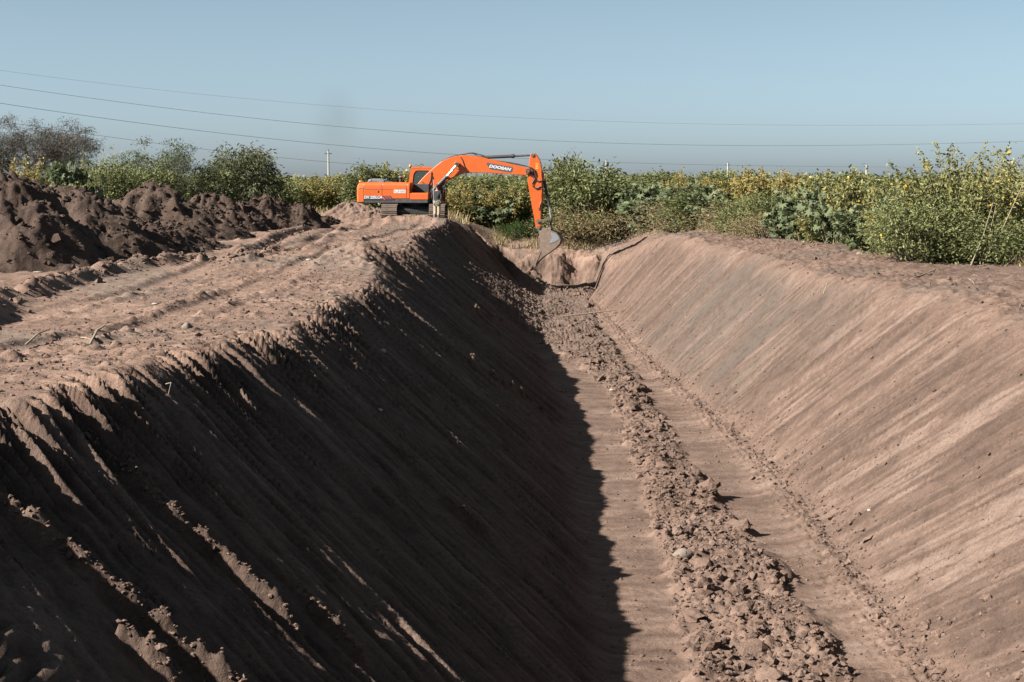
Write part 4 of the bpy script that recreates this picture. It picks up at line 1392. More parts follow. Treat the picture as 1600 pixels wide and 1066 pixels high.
pole(513, 236, 230, 0.15, 'lone pale pole standing above the bushes left of the excavator')
pole(947.5, 251, 288, 0.20, 'pale braced pole nearest the excavator arm behind the hedge', True)
pole(1137.5, 255, 327, 0.22, 'middle pale pole of the three behind the right hedge')
pole(1354, 258, 400, 0.26, 'pale pole behind the hedge, third counting from the excavator')


def wire(pts, Ya, Yb, r, label):
    # smooth curve through measured points, depth running from Ya to Yb
    xs_ = [p[0] for p in pts]
    ys_ = [p[1] for p in pts]
    co = np.polyfit(np.array(xs_) / 1000, ys_, 4 if len(pts) > 5 else 3)
    x = np.linspace(xs_[0], xs_[-1], 40)
    y = np.polyval(co, x / 1000)
    q = [P(a, b2, 1 / ((1 / Ya) + (1 / Yb - 1 / Ya) * (a + 60) / 1720)) for a, b2 in zip(x, y)]
    b0 = q[0]
    MB().tube([v - b0 for v in q], r, 5).build('overhead_wire', M_WIRE, loc=b0, label=label, category='wire', group='overhead wires')


wire([(-60, 124), (0, 133), (200, 161), (400, 185.5), (585, 203), (800, 217), (1000, 225), (1200, 228), (1400, 226), (1660, 219)], 140, 230, 0.014, 'thickest overhead wire, second from the top of the photo')
wire([(-60, 152), (0, 161.5), (200, 190), (400, 214.5), (690, 240), (880, 250.5), (947, 254), (1137, 258), (1354, 261), (1660, 265)], 120, 420, 0.015, 'overhead wire passing behind the boom and along the pole tops')
wire([(-60, 101), (0, 110.5), (200, 135), (400, 155.5), (800, 184), (880, 187), (1105, 194), (1375, 196), (1660, 192)], 190, 260, 0.010, 'faint topmost overhead wire')
wire([(-60, 182), (0, 190), (125, 208), (165, 213), (310, 232), (400, 243), (513, 253), (600, 260)], 130, 330, 0.013, 'lowest overhead wire running behind the lone pole')

# ------------------------------------------------------------------ plants
def unit(v):
    return v / np.maximum(np.linalg.norm(v, axis=1, keepdims=True), 1e-9)


def leaves(pos, out, length, width, r_, droop=0.3, shape='leaf'):
    """leaf polygons at pos pointing roughly along out"""
    n = len(pos)
    d = unit(out + r_.normal(0, 0.55, (n, 3)) + np.array([0, 0, -droop]))
    s = unit(np.cross(d, r_.normal(0, 1, (n, 3))))
    # bias the blade normal upward
    nrm = np.cross(s, d)
    fl = np.sign(nrm[:, 2:3] + 1e-6)
    nrm = nrm * fl
    if shape == 'leaf':
        prof = np.array([[0, 0, 0], [0.45, 0.5, 0.06], [1.0, 0, -0.10], [0.45, -0.5, 0.06]])
    elif shape == 'long':
        prof = np.array([[0, 0, 0], [0.35, 0.5, 0.03], [1.0, 0, -0.2], [0.35, -0.5, 0.03]])
    else:
        pr = []
        for k in range(7):
            a = -2.3 + k * 4.6 / 6
            pr.append((math.cos(a) * (1.0 - 0.12 * abs(k - 3)) * 0.62, math.sin(a) * (1.0 - 0.12 * abs(k - 3)) * 0.62, -0.10))
            if k < 6:
                a2 = a + 4.6 / 12
                pr.append((math.cos(a2) * 0.30, math.sin(a2) * 0.30, 0.03))
        pr.append((-0.05, 0, 0.0))
        prof = np.array(pr)
    k = len(prof)
    V = pos[:, None, :] + prof[None, :, 0:1] * (d * length[:, None])[:, None, :] + prof[None, :, 1:2] * (s * width[:, None])[:, None, :] + prof[None, :, 2:3] * (nrm * length[:, None])[:, None, :]
    Fi = np.arange(n * k).reshape(n, k)
    return V.reshape(-1, 3), Fi, k


def foliage(name, parts, mat, smooth=False):
    """parts: list of (V, F, tint)"""
    Vs, Fs, T, o = [], [], [], 0
    for V, F_, t in parts:
        Vs.append(V)
        Fs.append(F_ + o)
        T.append(np.repeat(t, F_.shape[1]))
        o += len(V)
    return arr_mesh(name, np.concatenate(Vs), Fs, mat, smooth, {'tint': np.concatenate(T)})


def branches_mesh(name, segs, mat, n=4):
    """segs: list of (p0, p1, r0, r1)"""
    A = np.array([s[0] for s in segs], float)
    B = np.array([s[1] for s in segs], float)
    r0 = np.array([s[2] for s in segs])
    r1 = np.array([s[3] for s in segs])
    d = unit(B - A)
    h = np.where(np.abs(d[:, 2:3]) > 0.9, np.array([[1.0, 0, 0]]), np.array([[0, 0, 1.0]]))
    u = unit(np.cross(d, h))
    w = np.cross(d, u)
    ang = np.arange(n) * 2 * math.pi / n
    ring = u[:, None, :] * np.cos(ang)[None, :, None] + w[:, None, :] * np.sin(ang)[None, :, None]
    V = np.concatenate([A[:, None] + ring * r0[:, None, None], B[:, None] + ring * r1[:, None, None]], 1)
    m = len(segs)
    base = (np.arange(m) * 2 * n)[:, None]
    q = []
    for k in range(n):
        q.append(np.concatenate([base + k, base + (k + 1) % n, base + n + (k + 1) % n, base + n + k], 1))
    return arr_mesh(name, V.reshape(-1, 3), [np.concatenate(q)], mat, True)


def stems(r_, n, rad, h, spread=0.12, lo=0.65):
    """curved stems of a shrub of unit-ish size"""
    out = []
    for i in range(n):
        a = r_.uniform(0, 2 * math.pi)
        rr = rad * math.sqrt(r_.uniform(0.02, 1))
        hh = h * r_.uniform(lo, 1.0) * (1 - 0.25 * (rr / rad) ** 2)
        b0 = np.array([math.cos(a) * rr * spread * 2, math.sin(a) * rr * spread * 2, 0])
        tip = np.array([math.cos(a) * rr + r_.normal(0, 0.05), math.sin(a) * rr + r_.normal(0, 0.05), hh])
        mid = b0 * 0.4 + tip * 0.45
        mid[2] = hh * 0.58
        out.append((b0, mid, tip))
    return out


def bez(s, t):
    t = t[:, None]
    return (1 - t) ** 2 * s[0] + 2 * t * (1 - t) * s[1] + t * t * s[2]


def stem_segs(ss, r0, r1, k=4):
    segs = []
    for s in ss:
        p = bez(s, np.linspace(0, 1, k + 1))
        for j in range(k):
            segs.append((p[j], p[j + 1], r0 + (r1 - r0) * j / k, r0 + (r1 - r0) * (j + 1) / k))
    return segs


def flower_mesh(name, pos, r_, rad):
    n = len(pos)
    nr = unit(r_.normal(0, 0.5, (n, 3)) + np.array([-0.45, -0.6, 0.5]))
    u = unit(np.cross(nr, r_.normal(0, 1, (n, 3))))
    w = np.cross(nr, u)
    k = 10
    ang = np.arange(k) * 2 * math.pi / k
    rr = np.where(np.arange(k) % 2 == 0, 1.0, 0.62)
    sz = rad * r_.uniform(0.7, 1.2, n)
    V = pos[:, None] + sz[:, None, None] * (u[:, None] * (np.cos(ang) * rr)[None, :, None] + w[:, None] * (np.sin(ang) * rr)[None, :, None])
    Fi = np.arange(n * k).reshape(n, k)
    return arr_mesh(name, V.reshape(-1, 3), [Fi], M_FLOW, False, {'tint': np.repeat(r_.random(n), k)})


def shrub_tithonia(seed, mat=M_TITH, nleaf=2600, nfl=70, h=2.6, rad=1.15, fr=0.055, leafl=0.15, lo=0.6, nst=46):
    r_ = np.random.default_rng(seed)
    ss = stems(r_, nst, rad, h, lo=lo)
    si = r_.integers(0, len(ss), nleaf)
    t = r_.beta(2.0, 1.25, nleaf) * 0.97 + 0.02
    S = np.array(ss)
    P0 = (1 - t)[:, None] ** 2 * S[si, 0] + (2 * t * (1 - t))[:, None] * S[si, 1] + (t * t)[:, None] * S[si, 2]
    P0 = P0 + r_.normal(0, 0.075, (nleaf, 3)) * (1.25 - 0.7 * t)[:, None]
    P0[:, 2] = np.maximum(P0[:, 2], 0.03)
    o = P0 * np.array([1, 1, 0.15]) / rad + r_.normal(0, 0.6, (nleaf, 3))
    ln = leafl * r_.uniform(0.55, 1.25, nleaf) * (1.15 - 0.45 * t)
    V, F_, k = leaves(P0, o, ln, ln * r_.uniform(0.38, 0.6, nleaf), r_, 0.45)
    tint = np.clip(0.25 + 0.35 * r_.random(nleaf) + 0.25 * (P0[:, 2] / h) + 0.10 * (hash01(si, si * 0, seed) - 0.5), 0, 1)
    fol = foliage('foliage', [(V, F_, tint)], mat)
    stm = branches_mesh('stems', stem_segs(ss, 0.016, 0.005, 5), M_STEM)
    fl = None
    if nfl:
        fi = r_.integers(0, len(ss), nfl)
        tt = np.clip(r_.beta(5, 1.1, nfl), 0, 1)
        fp = (1 - tt)[:, None] ** 2 * S[fi, 0] + (2 * tt * (1 - tt))[:, None] * S[fi, 1] + (tt * tt)[:, None] * S[fi, 2]
        fp = fp + r_.normal(0, 0.06, (nfl, 3)) + unit(fp * np.array([1, 1, 0.2])) * 0.06 + np.array([-0.02, -0.06, 0.04])
        fl = flower_mesh('flowers', fp, r_, fr)
    return [('foliage', fol), ('stems', stm)] + ([('flowers', fl)] if fl else []), h, rad


def shrub_castor(seed, nleaf=430, h=2.4, rad=1.1, leafl=0.36, mat=M_CAST, lo=0.55, nst=22):
    r_ = np.random.default_rng(seed)
    ss = stems(r_, nst, rad * 0.9, h * 0.95, lo=lo)
    S = np.array(ss)
    si = r_.integers(0, len(ss), nleaf)
    t = r_.beta(2.2, 1.0, nleaf)
    P0 = (1 - t)[:, None] ** 2 * S[si, 0] + (2 * t * (1 - t))[:, None] * S[si, 1] + (t * t)[:, None] * S[si, 2]
    off = unit(r_.normal(0, 1, (nleaf, 3)) * np.array([1, 1, 0.4])) * (0.12 + 0.16 * r_.random((nleaf, 1)))
    P1 = P0 + off
    P1[:, 2] = np.maximum(P1[:, 2], 0.12)
    ln = leafl * r_.uniform(0.6, 1.2, nleaf)
    # blades tilt outward and down
    V, F_, k = leaves(P1, off * 2.2 + np.array([0, 0, 0.0]), ln, ln, r_, 0.55, 'palm')
    tint = np.clip(0.22 + 0.5 * r_.random(nleaf) + 0.2 * (P1[:, 2] / h), 0, 1)
    fol = foliage('foliage', [(V, F_, tint)], mat)
    segs = stem_segs(ss, 0.024, 0.009, 4) + [(P0[i], P1[i], 0.005, 0.004) for i in range(nleaf)]
    stm = branches_mesh('stems', segs, M_STEM)
    return [('foliage', fol), ('stems', stm)], h, rad


def shrub_clumpy(seed, mat, nclump=90, per_=60, h=2.4, rad=1.2, leafl=0.15, wr=0.45, shape='leaf', droop=0.2, cr=0.17, bottom=0.1, flowers=0):
    r_ = np.random.default_rng(seed)
    th = r_.uniform(0, 2 * math.pi, nclump)
    zz = r_.uniform(bottom, 1.0, nclump) ** 0.85
    env = np.sqrt(np.clip(1 - np.abs(zz - 0.45) ** 2 / 0.42, 0.04, 1)) * (0.85 + 0.3 * r_.random(nclump))
    rr = rad * env * r_.beta(3.0, 1.2, nclump)
    C = np.stack([np.cos(th) * rr, np.sin(th) * rr, zz * h * r_.uniform(0.86, 1.06, nclump)], 1)
    n = nclump * per_
    ci = np.repeat(np.arange(nclump), per_)
    cs = cr * r_.uniform(0.7, 1.5, nclump)
    P0 = C[ci] + r_.normal(0, 1, (n, 3)) * cs[ci][:, None] * np.array([1, 1, 0.8])
    P0[:, 2] = np.maximum(P0[:, 2], 0.03)
    o = (P0 - C[ci]) * 2 + C[ci] * np.array([0.4, 0.4, 0.1]) + r_.normal(0, 0.3, (n, 3))
    ln = leafl * r_.uniform(0.6, 1.3, n)
    V, F_, k = leaves(P0, o, ln, ln * wr, r_, droop, shape)
    tint = np.clip(0.2 + 0.45 * r_.random(n) + 0.35 * (r_.random(nclump)[ci] - 0.3), 0, 1)
    fol = foliage('foliage', [(V, F_, tint)], mat)
    segs = []
    for i in range(nclump):
        c = C[i]
        b0 = np.array([c[0] * 0.08, c[1] * 0.08, 0])
        m = np.array([c[0] * 0.45, c[1] * 0.45, c[2] * 0.55])
        segs += [(b0, m, 0.018, 0.011), (m, c, 0.011, 0.005)]
    stm = branches_mesh('stems', segs, M_BARK)
    parts = [('foliage', fol), ('stems', stm)]
    if flowers:
        fp = C[r_.integers(0, nclump, flowers)] + r_.normal(0, 0.15, (flowers, 3)) + np.array([-0.05, -0.2, 0.1])
        parts.append(('flowers', flower_mesh('flowers', fp, r_, 0.05)))
    return parts, h, rad


KINDS = {}
for i in range(4):
    KINDS['T%d' % i] = shrub_tithonia(200 + i, nleaf=4200, nfl=24, leafl=0.19)
for i in range(3):
    KINDS['Y%d' % i] = shrub_tithonia(220 + i, M_YELL, nleaf=4400, nfl=150, fr=0.026, leafl=0.15)
KINDS['B0'] = shrub_tithonia(240, nleaf=8600, nfl=60, h=3.4, rad=1.7, fr=0.042, lo=0.45, nst=80)
KINDS['B1'] = shrub_tithonia(241, nleaf=5200, nfl=50, h=3.0, rad=1.3, fr=0.042, lo=0.4, nst=60)
for i in range(4):
    KINDS['C%d' % i] = shrub_castor(260 + i)
KINDS['K0'] = shrub_castor(270, 260, 2.6, 0.9, 0.34, lo=0.7, nst=7)
KINDS['K1'] = shrub_castor(271, 280, 2.4, 0.85, 0.33, lo=0.4, nst=9)
for i in range(3):
    KINDS['S%d' % i] = shrub_clumpy(280 + i, M_SHRUB)
for i in range(2):
    KINDS['P%d' % i] = shrub_clumpy(290 + i, M_PALEGRN, nclump=110, per_=75, leafl=0.095, h=1.6, rad=1.1, flowers=14)
for i in range(3):
    KINDS['D%d' % i] = shrub_clumpy(300 + i, M_DRY, nclump=70, per_=44, h=1.0, rad=1.1, leafl=0.10, wr=0.22, cr=0.2)
KINDS['W0'] = shrub_clumpy(310, M_WILL, nclump=230, per_=52, h=3.0, rad=1.7, leafl=0.16, wr=0.28, shape='long', droop=0.9, cr=0.16)
KINDS['G0'] = shrub_clumpy(315, M_GRASS, nclump=60, per_=50, h=0.9, rad=1.2, leafl=0.16, wr=0.22, cr=0.2, droop=-0.4)
USED = {}


def plant(kind, px, Y, top, wpx, label, name='shrub', cat='shrub', group=None, rz=None, depth=None, sink=0.05):
    parts, h, rad = KINDS[kind]
    p = P(px, top - (6 if 860 < px < 1470 and top < 300 else 3), Y)
    z0 = tz(p.x, Y) - sink
    hh = max(0.3, p.z - z0)
    ww = wpx * (Y / F) / 2 * 1.22
    e = bpy.data.objects.new(name, None)
    link(e)
    e.location = (p.x, Y, z0)
    e.scale = (ww / rad, (depth / 2 if depth else max(ww, 0.9)) / rad, hh / h)
    e['label'] = label
    e['category'] = cat
    if group:
        e['group'] = group
    for pn, me in parts:
        o = new(pn, me, e)
        if pn != 'stems':
            o['kind'] = 'stuff'
        o.rotation_euler = (0, 0, (random.uniform(0, 6.28) if rz is None else rz) if pn == 'foliage' else 0)
    rot = o.rotation_euler
    a = random.uniform(0, 6.28) if rz is None else rz
    for ch in e.children:
        ch.rotation_euler = (0, 0, a)
    return e


HR = 'hedge beside the right bank'
HB = 'bushes behind the excavator'
HL = 'bushes behind the spoil heaps'
FS = 'flowering_shrub'
TABLE = [
    ('B0', 1500, 48.5, 196, 185, 'tallest yellow-flowered shrub, at the right end of the hedge', FS, HR),
    ('B1', 1592, 47.5, 250, 110, 'flowering shrub cut by the right edge of the photo', FS, HR),
    ('P0', 1428, 47.2, 322, 120, 'low pale-leaved shrub at the left foot of the tallest flowering shrub', 'shrub', HR),
    ('T0', 1450, 50.5, 268, 110, 'leafy flowering shrub leaning on the left side of the tallest shrub', FS, HR),
    ('P1', 1545, 46.8, 345, 120, 'low tangled pale shrub under the tallest flowering shrub', 'shrub', HR),
    ('C0', 1418, 55, 276, 92, 'dark castor bush next to the tall flowering shrub, in a dip of the hedge', 'castor_bush', HR),
    ('T1', 1338, 56, 257, 88, 'thin flowering shrub poking above the hedge just before the third pole', FS, HR),
    ('T2', 1378, 55, 294, 80, 'flowering shrub growing under the third pole', FS, HR),
    ('C1', 1302, 58, 282, 84, 'castor bush with dark leaves below the thin flowering shrub', 'castor_bush', HR),
    ('C2', 1350, 52.5, 312, 90, 'bright green low castor bush at the front of the hedge under the third pole', 'castor_bush', HR),
    ('T3', 1390, 50.5, 325, 86, 'low weedy shrub at the front left of the pale-leaved shrub', FS, HR),
    ('C3', 1255, 63, 284, 90, 'castor bush with grey-green leaves right of the yellow shrubs', 'castor_bush', HR),
    ('T0', 1285, 68, 266, 90, 'sparse flowering shrub standing behind the grey-green castor bush', FS, HR),
    ('C2', 1225, 65, 318, 76, 'low castor bush with a yellowing leaf at the hedge foot', 'castor_bush', HR),
    ('T1', 1283, 59, 322, 80, 'low flowering shrub between two castor bushes at the hedge foot', FS, HR),
    ('Y0', 1200, 76, 256, 110, 'large yellow shrub right of the middle pole', FS, HR),
    ('Y1', 1168, 78, 260, 80, 'yellow shrub touching the middle pole on its right', FS, HR),
    ('P0', 1180, 70, 312, 100, 'yellowish leafy shrub below the large yellow shrub', 'shrub', HR),
    ('C0', 1118, 79, 284, 86, 'castor bush directly under the middle pole', 'castor_bush', HR),
    ('C1', 1072, 87, 279, 84, 'castor bush below the two small yellow shrub tops', 'castor_bush', HR),
    ('C3', 1030, 96, 276, 84, 'castor bush left of the two small yellow shrub tops', 'castor_bush', HR),
    ('C2', 988, 98, 282, 84, 'castor bush just right of the braced pole', 'castor_bush', HR),
    ('C1', 1010, 94.5, 302, 90, 'low castor bush in the front of the middle hedge', 'castor_bush', HR),
    ('S0', 1096, 81, 305, 96, 'low green shrub before the castor bush under the middle pole', 'shrub', HR),
    ('Y2', 1058, 88, 262, 46, 'narrow yellow shrub top left of its wider yellow twin', FS, HR),
    ('Y1', 1096, 88, 267, 60, 'wide yellow shrub top left of the middle pole', FS, HR),
    ('D0', 1056, 84, 326, 120, 'brown dry weeds in front of the castor bushes', 'dry_shrub', HR),
    ('D1', 965, 98, 328, 120, 'brown dry weeds below the braced pole', 'dry_shrub', HR),
    ('D2', 1145, 73, 328, 100, 'yellowish dry weeds below the middle pole', 'dry_shrub', HR),
    ('D0', 900, 98.5, 336, 100, 'brown dry weeds just right of the bucket cylinder', 'dry_shrub', HR),
    ('D1', 1195, 66, 340, 84, 'short dry weeds at the hedge foot below the large yellow shrub', 'dry_shrub', HR),
    ('S1', 925, 99, 276, 92, 'dark green shrub left of the braced pole', 'shrub', HR),
    ('S2', 958, 101, 287, 80, 'dark green shrub behind the base of the braced pole', 'shrub', HR),
    ('S0', 890, 101, 264, 70, 'green shrub close to the right of the excavator arm', 'shrub', HR),
    ('T2', 866, 103, 250, 62, 'tall wispy flowering shrub right behind the excavator arm', FS, HR),
    ('T3', 838, 101, 274, 70, 'flowering shrub directly behind the excavator arm', FS, HB),
    ('Y0', 806, 101, 282, 70, 'yellowish flowering shrub under the tip of the boom', FS, HB),
    ('C3', 772, 101, 284, 84, 'light green large-leaved bush under the white lettering', 'castor_bush', HB),
    ('Y2', 738, 101, 281, 76, 'yellow flowering shrub under the bend of the boom', FS, HB),
    ('T1', 708, 102, 282, 66, 'flowering shrub behind the boom cylinders', FS, HB),
    ('T0', 655, 105, 256, 84, 'flowering shrub behind the excavator cab', FS, HB),
    ('T2', 606, 104, 253, 96, 'tall flowering shrub behind the grey engine hood', FS, HB),
    ('S1', 575, 103, 268, 64, 'leafy shrub behind the excavator counterweight', 'shrub', HB),
    ('T3', 545, 108, 284, 60, 'low flowering shrub left of the excavator tail', FS, HB),
    ('Y1', 508, 106, 264, 84, 'yellow-green shrub around the foot of the lone pole', FS, HB),
    ('T0', 470, 106, 276, 64, 'flowering shrub left of the lone pole', FS, HB),
    ('S2', 438, 100, 286, 56, 'low green shrub right of the olive shrub', 'shrub', HB),
    ('W0', 375, 86, 240, 112, 'dense olive-green drooping shrub in the middle of the left row', 'shrub', HL),
    ('S0', 335, 82, 278, 60, 'low green shrub between the feathery trees and the olive shrub', 'shrub', HL),
    ('P1', 196, 76, 268, 104, 'yellow-green low shrub left of the feathery tree', 'shrub', HL),
    ('P0', 162, 74, 266, 80, 'pale green shrub right of the castor plant with flowers', 'shrub', HL),
    ('S1', 240, 77, 280, 80, 'low green shrub at the foot of the feathery tree', 'shrub', HL),
    ('Y0', 48, 68, 238, 92, 'yellow shrub left of the big castor plant', FS, HL),
    ('Y2', 78, 70, 258, 70, 'low yellow shrub behind the big castor plant', FS, HL),
    ('T1', 20, 64, 268, 60, 'low weedy shrub near the left edge behind the heaps', FS, HL),
    ('K0', 90, 56.5, 212, 82, 'tall castor plant with big leaves on bare stalks', 'castor_bush', HL),
    ('K1', 122, 56, 234, 66, 'dark castor plant with big leaves right beside the tall one', 'castor_bush', HL),
    ('T3', 100, 54.5, 276, 66, 'flowering weed with bright yellow blooms on the heap top', FS, HL),
    ('B1', 124, 57.5, 234, 40, 'slender yellow-flowered shrub growing through the dark castor plant', FS, HL),
    ('K1', -6, 50, 232, 60, 'big-leaved castor plant cut by the left edge of the photo', 'castor_bush', HL),
    ('T2', 1240, 80, 274, 90, 'flowering shrub behind the gap right of the large yellow shrub', FS, HR),
    ('S1', 1315, 72, 283, 100, 'green shrub standing behind the thin flowering shrub', 'shrub', HR),
    ('S2', 1405, 66, 286, 110, 'green shrub behind the castor bush in the dip of the hedge', 'shrub', HR),
    ('S0', 1140, 90, 284, 90, 'green shrub behind the foot of the middle pole', 'shrub', HR),
    ('T3', 1580, 58, 268, 120, 'flowering shrub behind the shrub cut by the right edge', FS, HR),
    ('T0', 1085, 100, 284, 100, 'flowering shrub in the back row left of the middle pole', FS, HR),
    ('S1', 1020, 106, 281, 100, 'green shrub in the back row right of the braced pole', 'shrub', HR),
    ('S2', 690, 112, 284, 90, 'green shrub in the back row behind the boom foot', 'shrub', HB),
    ('S0', 760, 113, 284, 110, 'green shrub in the back row behind the white lettering', 'shrub', HB),
    ('S1', 830, 113, 280, 90, 'green shrub in the back row behind the arm joint', 'shrub', HB),
    ('S2', 420, 112, 282, 100, 'green shrub in the back row behind the olive shrub', 'shrub', HB),
    ('S0', 550, 116, 284, 110, 'green shrub in the back row left of the excavator tail', 'shrub', HB),
    ('S1', 300, 92, 280, 110, 'green shrub in the back row behind the smaller feathery tree', 'shrub', HL),
    ('S2', 140, 84, 276, 110, 'green shrub in the back row right of the castor plants', 'shrub', HL),
    ('G0', 828, 99.5, 351, 66, 'patch of bright green grass left of the bucket', 'grass_clump', 'grass by the trench end'),
    ('G0', 800, 99, 356, 40, 'small green grass tuft left of the bright grass patch', 'grass_clump', 'grass by the trench end'),
]
CATS = {'flowering_shrub': 'shrub', 'castor_bush': 'castor plant', 'dry_shrub': 'dry weeds', 'grass_clump': 'grass'}
for kind, px, Y, top, w, label, name, grp in TABLE:
    plant(kind, px, Y, top, w, label, name, CATS.get(name, 'shrub'), grp)


# trees
def grow(r_, p, d, length, rad, depth, segs, tips, spread, up, flat=0.0):
    q = p + d * length
    segs.append((p, q, rad, rad * 0.72))
    if depth == 0:
        tips.append((q, d))
        return
    for k in range(r_.integers(2, 4)):
        nd = d + r_.normal(0, spread, 3) + np.array([0, 0, up])
        nd[2] *= (1 - flat)
        nd = nd / np.linalg.norm(nd)
        grow(r_, q, nd, length * r_.uniform(0.66, 0.92), rad * 0.62, depth - 1, segs, tips, spread, up, flat)


def tree(name, seed, px, Y, label, trunks, depth, spread, up, leafn, leafl, lmat, bmat, cr, tz_top, width, wr=0.4, flat=0.0, cat='tree', l0=0.9, group=None, rad0=0.05):
    r_ = np.random.default_rng(seed)
    segs, tips = [], []
    for k in range(trunks):
        a = r_.uniform(0, 6.28)
        d = np.array([math.cos(a) * 0.6, math.sin(a) * 0.6, 1.0])
        d /= np.linalg.norm(d)
        grow(r_, np.zeros(3), d, l0, rad0, depth, segs, tips, spread, up, flat)
    T = np.array([t[0] for t in tips])
    lo, hi = T.min(0), T.max(0)
    p = P(px, tz_top, Y)
    z0 = tz(p.x, Y) - 0.1
    ww = width * Y / F
    S = np.array([ww / (hi[0] - lo[0]), ww / (hi[1] - lo[1]), (p.z - z0) / (hi[2] + cr)])
    cx = (hi + lo) / 2
    sh_ = lambda v: (v - np.array([cx[0], cx[1], 0]) * min(1, 1)) * S
    e = bpy.data.objects.new(name, None)
    link(e)
    e.location = (p.x, Y, z0)
    e['label'] = label
    e['category'] = cat
    if group:
        e['group'] = group
    segs = [(sh_(a), sh_(b2), c, d2) for a, b2, c, d2 in segs]
    n = len(T)
    ci = np.repeat(np.arange(n), leafn)
    C = sh_(T)
    P0 = C[ci] + r_.normal(0, cr, (n * leafn, 3)) * np.array([1.3, 1.3, 0.55])
    ln = leafl * r_.uniform(0.6, 1.3, len(P0))
    V, F_, k = leaves(P0, r_.normal(0, 1, (len(P0), 3)), ln, ln * wr, r_, 0.1)
    tint = np.clip(0.15 + 0.5 * r_.random(len(P0)) + 0.35 * (r_.random(n)[ci] - 0.2), 0, 1)
    new('trunk', branches_mesh('trunk', segs, bmat, 5), e)
    new('crown', foliage('crown', [(V, F_, tint)], lmat), e)
    print(name, 'tips', n, 'leaves', len(P0))
    return e


tree('feathery_tree', 405, 238, 80, 'spreading feathery grey-green tree behind the rounded soil heap', 4, 5, 0.42, 0.10, 20, 0.12, M_ACAC, M_BARK, 0.14, 212, 165, 0.32, 0.3, group='trees behind the spoil heaps')
tree('feathery_tree', 412, 290, 81, 'smaller darker feathery tree right of the spreading one', 3, 5, 0.40, 0.12, 22, 0.12, M_ACAC, M_BARK, 0.14, 226, 100, 0.32, 0.25, group='trees behind the spoil heaps')
tree('bare_tree', 420, 26, 185, 'wide grey nearly leafless tree far behind at the left edge', 6, 7, 0.42, 0.02, 7, 0.42, M_TWIG, M_GBARK, 0.30, 174, 270, 0.12, 0.25, rad0=0.20, l0=1.4, group='far trees')

# ------------------------------------------------------------------ ground cover and far woods
def blades(n, X, Y, hgt, r_, mat, name, label, lean=0.35, w=0.012):
    z = terrain(X, Y)
    a = r_.uniform(0, 2 * math.pi, n)
    b0 = np.stack([X, Y, z - 0.02], 1)
    wv = np.stack([np.cos(a), np.sin(a), np.zeros(n)], 1) * (w * (0.6 + 0.8 * r_.random(n)))[:, None]
    tip = b0 + np.stack([r_.normal(0, lean, n) * hgt, r_.normal(0, lean, n) * hgt, hgt], 1)
    V = np.stack([b0 - wv, b0 + wv, tip], 1).reshape(-1, 3)
    me = arr_mesh(name, V, [np.arange(3 * n).reshape(n, 3)], mat, False, {'tint': np.repeat(r_.random(n), 3)})
    return new(name, me, kind='stuff', label=label, category='weeds')


r2 = np.random.default_rng(77)
n = 26000
X = r2.uniform(-1, 13, n)
Y = r2.uniform(96.8, 113, n)
hg = 0.18 + 0.5 * r2.random(n) ** 2
k = (terrain(X, Y) > natural(X, Y) - 0.3) & ((gn(X * 0.5, Y * 0.5, 5) > 0.05) | (Y > 101))
blades(k.sum(), X[k], Y[k], hg[k], r2, M_DRY, 'dry_weeds', 'dry brown weeds covering the ground beyond the trench end', w=0.02)
n = 22000
t = r2.random(n)
Y = 44 + 46 * t
hedge_x = np.interp(Y, [44, 46.5, 52.5, 67, 80, 90], [13.8, 13.6, 11.6, 10.8, 8.8, 7.8])
X = hedge_x + r2.gamma(1.6, 0.55, n) - 0.35
blades(n, X, Y, 0.08 + 0.32 * r2.random(n) ** 2, r2, M_DRY, 'hedge_undergrowth', 'dry stalks and weeds along the foot of the right hedge', 0.5, 0.012)
n = 16000
X = r2.uniform(-20, -2.5, n)
Y = r2.uniform(97, 116, n)
blades(n, X, Y, 0.15 + 0.5 * r2.random(n) ** 2, r2, M_DRY, 'field_weeds', 'dry weeds on the field behind the excavator', w=0.025)
n = 9000
X = r2.uniform(-24, -14.5, n)
Y = r2.uniform(52, 96, n)
blades(n, X, Y, 0.2 + 0.6 * r2.random(n) ** 2, r2, M_GRASS, 'heap_weeds', 'green weeds growing behind the row of soil heaps', w=0.02)

r3 = np.random.default_rng(88)
nw = 1500
X = r3.uniform(-420, 420, nw)
Y = r3.uniform(820, 900, nw)
C = np.stack([X, Y, r3.random(nw) * (2.2 + 1.6 * gn(X / 60, Y / 300, 3))], 1)
ci = np.repeat(np.arange(nw), 10)
P0 = C[ci] + r3.normal(0, 1, (len(ci), 3)) * np.array([1.8, 1.8, 0.5])
V, F_, kk = leaves(P0, r3.normal(0, 1, (len(ci), 3)), np.full(len(ci), 1.2), np.full(len(ci), 1.0), r3)
new('far_woods', foliage('far_woods', [(V, F_, r3.random(len(ci)))], M_SHRUB), kind='stuff', label='far dark line of woods along the horizon', category='woods')
ns = 900
X = r3.uniform(-75, 95, ns)
Y = r3.uniform(128, 175, ns)
hs_ = 1.9 + 0.9 * r3.random(ns) + 0.5 * gn(X / 9, Y / 30, 7)
ci = np.repeat(np.arange(ns), 60)
u_ = r3.random(len(ci))
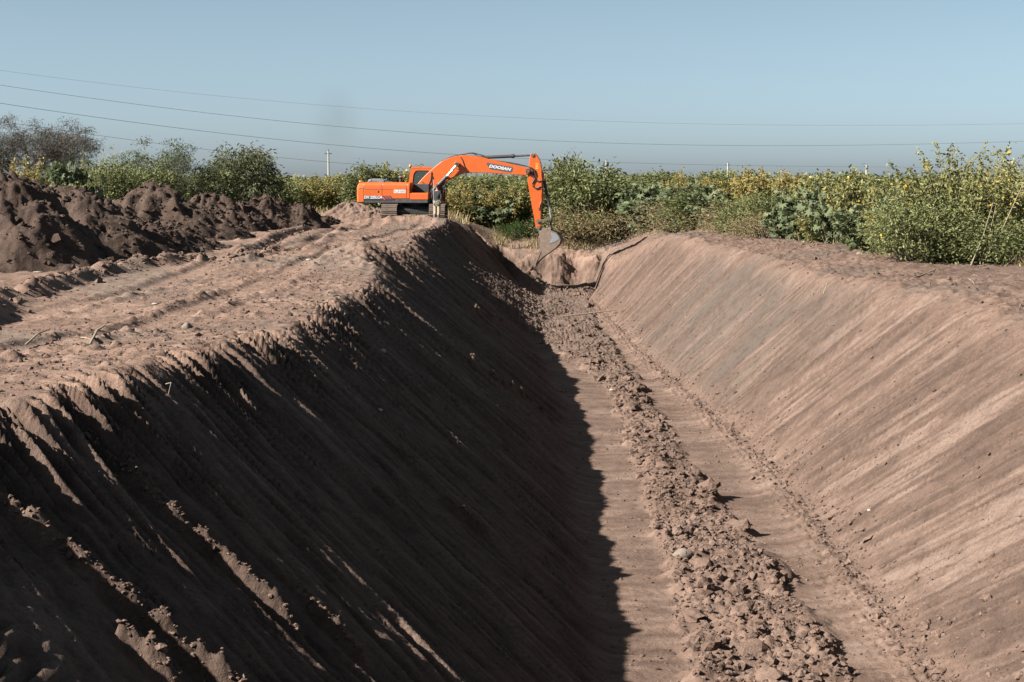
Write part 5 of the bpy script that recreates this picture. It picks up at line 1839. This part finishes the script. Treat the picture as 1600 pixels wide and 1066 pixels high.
P0 = np.stack([X[ci] + r3.normal(0, 0.8, len(ci)), Y[ci] + r3.normal(0, 0.8, len(ci)), hs_[ci] * u_ ** 0.7], 1)
lg = r3.uniform(0.2, 0.4, len(ci))
V, F_, kk = leaves(P0, r3.normal(0, 1, (len(ci), 3)), lg, lg * 0.6, r3)
new('far_scrub', foliage('far_scrub', [(V, F_, np.clip(r3.random(len(ci)) * 0.6 + 0.4 * r3.random(ns)[ci], 0, 1))], M_TITH), kind='stuff', label='low scrub closing the view behind the nearer bushes', category='scrub')
print('tris', sum(len(o.data.loop_triangles) if o.data.loop_triangles else 0 for o in sc.objects if o.type == 'MESH'))

# ------------------------------------------------------------------ exhaust smoke, drifting
ms_ = bpy.data.materials.new('diesel_smoke')
ms_.use_nodes = True
nt = ms_.node_tree
nt.nodes.remove(nt.nodes['Principled BSDF'])
pv = nt.nodes.new('ShaderNodeVolumePrincipled')
pv.inputs['Color'].default_value = (0.10, 0.10, 0.10, 1)
tc = nt.nodes.new('ShaderNodeTexCoord')
ln_ = nt.nodes.new('ShaderNodeVectorMath')
ln_.operation = 'LENGTH'
nt.links.new(tc.outputs['Object'], ln_.inputs[0])
mr = nt.nodes.new('ShaderNodeMapRange')
mr.inputs['From Min'].default_value = 0.15
mr.inputs['From Max'].default_value = 0.95
mr.inputs['To Min'].default_value = 0.18
mr.inputs['To Max'].default_value = 0.0
nt.links.new(ln_.outputs['Value'], mr.inputs['Value'])
nz = noise(nt, 2.2, 3, 0.6, tc.outputs['Object'])
mm = nt.nodes.new('ShaderNodeMath')
mm.operation = 'MULTIPLY'
nt.links.new(mr.outputs[0], mm.inputs[0])
nt.links.new(nz, mm.inputs[1])
nt.links.new(mm.outputs[0], pv.inputs['Density'])
nt.links.new(pv.outputs[0], nt.nodes['Material Output'].inputs['Volume'])
sp_ = P(525, 190, 91.0)
so = MB().sphere((0, 0, 0), 1.0, 20).build('exhaust_smoke', ms_, loc=sp_, kind='stuff', label='faint dark smear of exhaust smoke in the sky left of the excavator', category='smoke')
so.scale = (1.7, 1.7, 2.3)
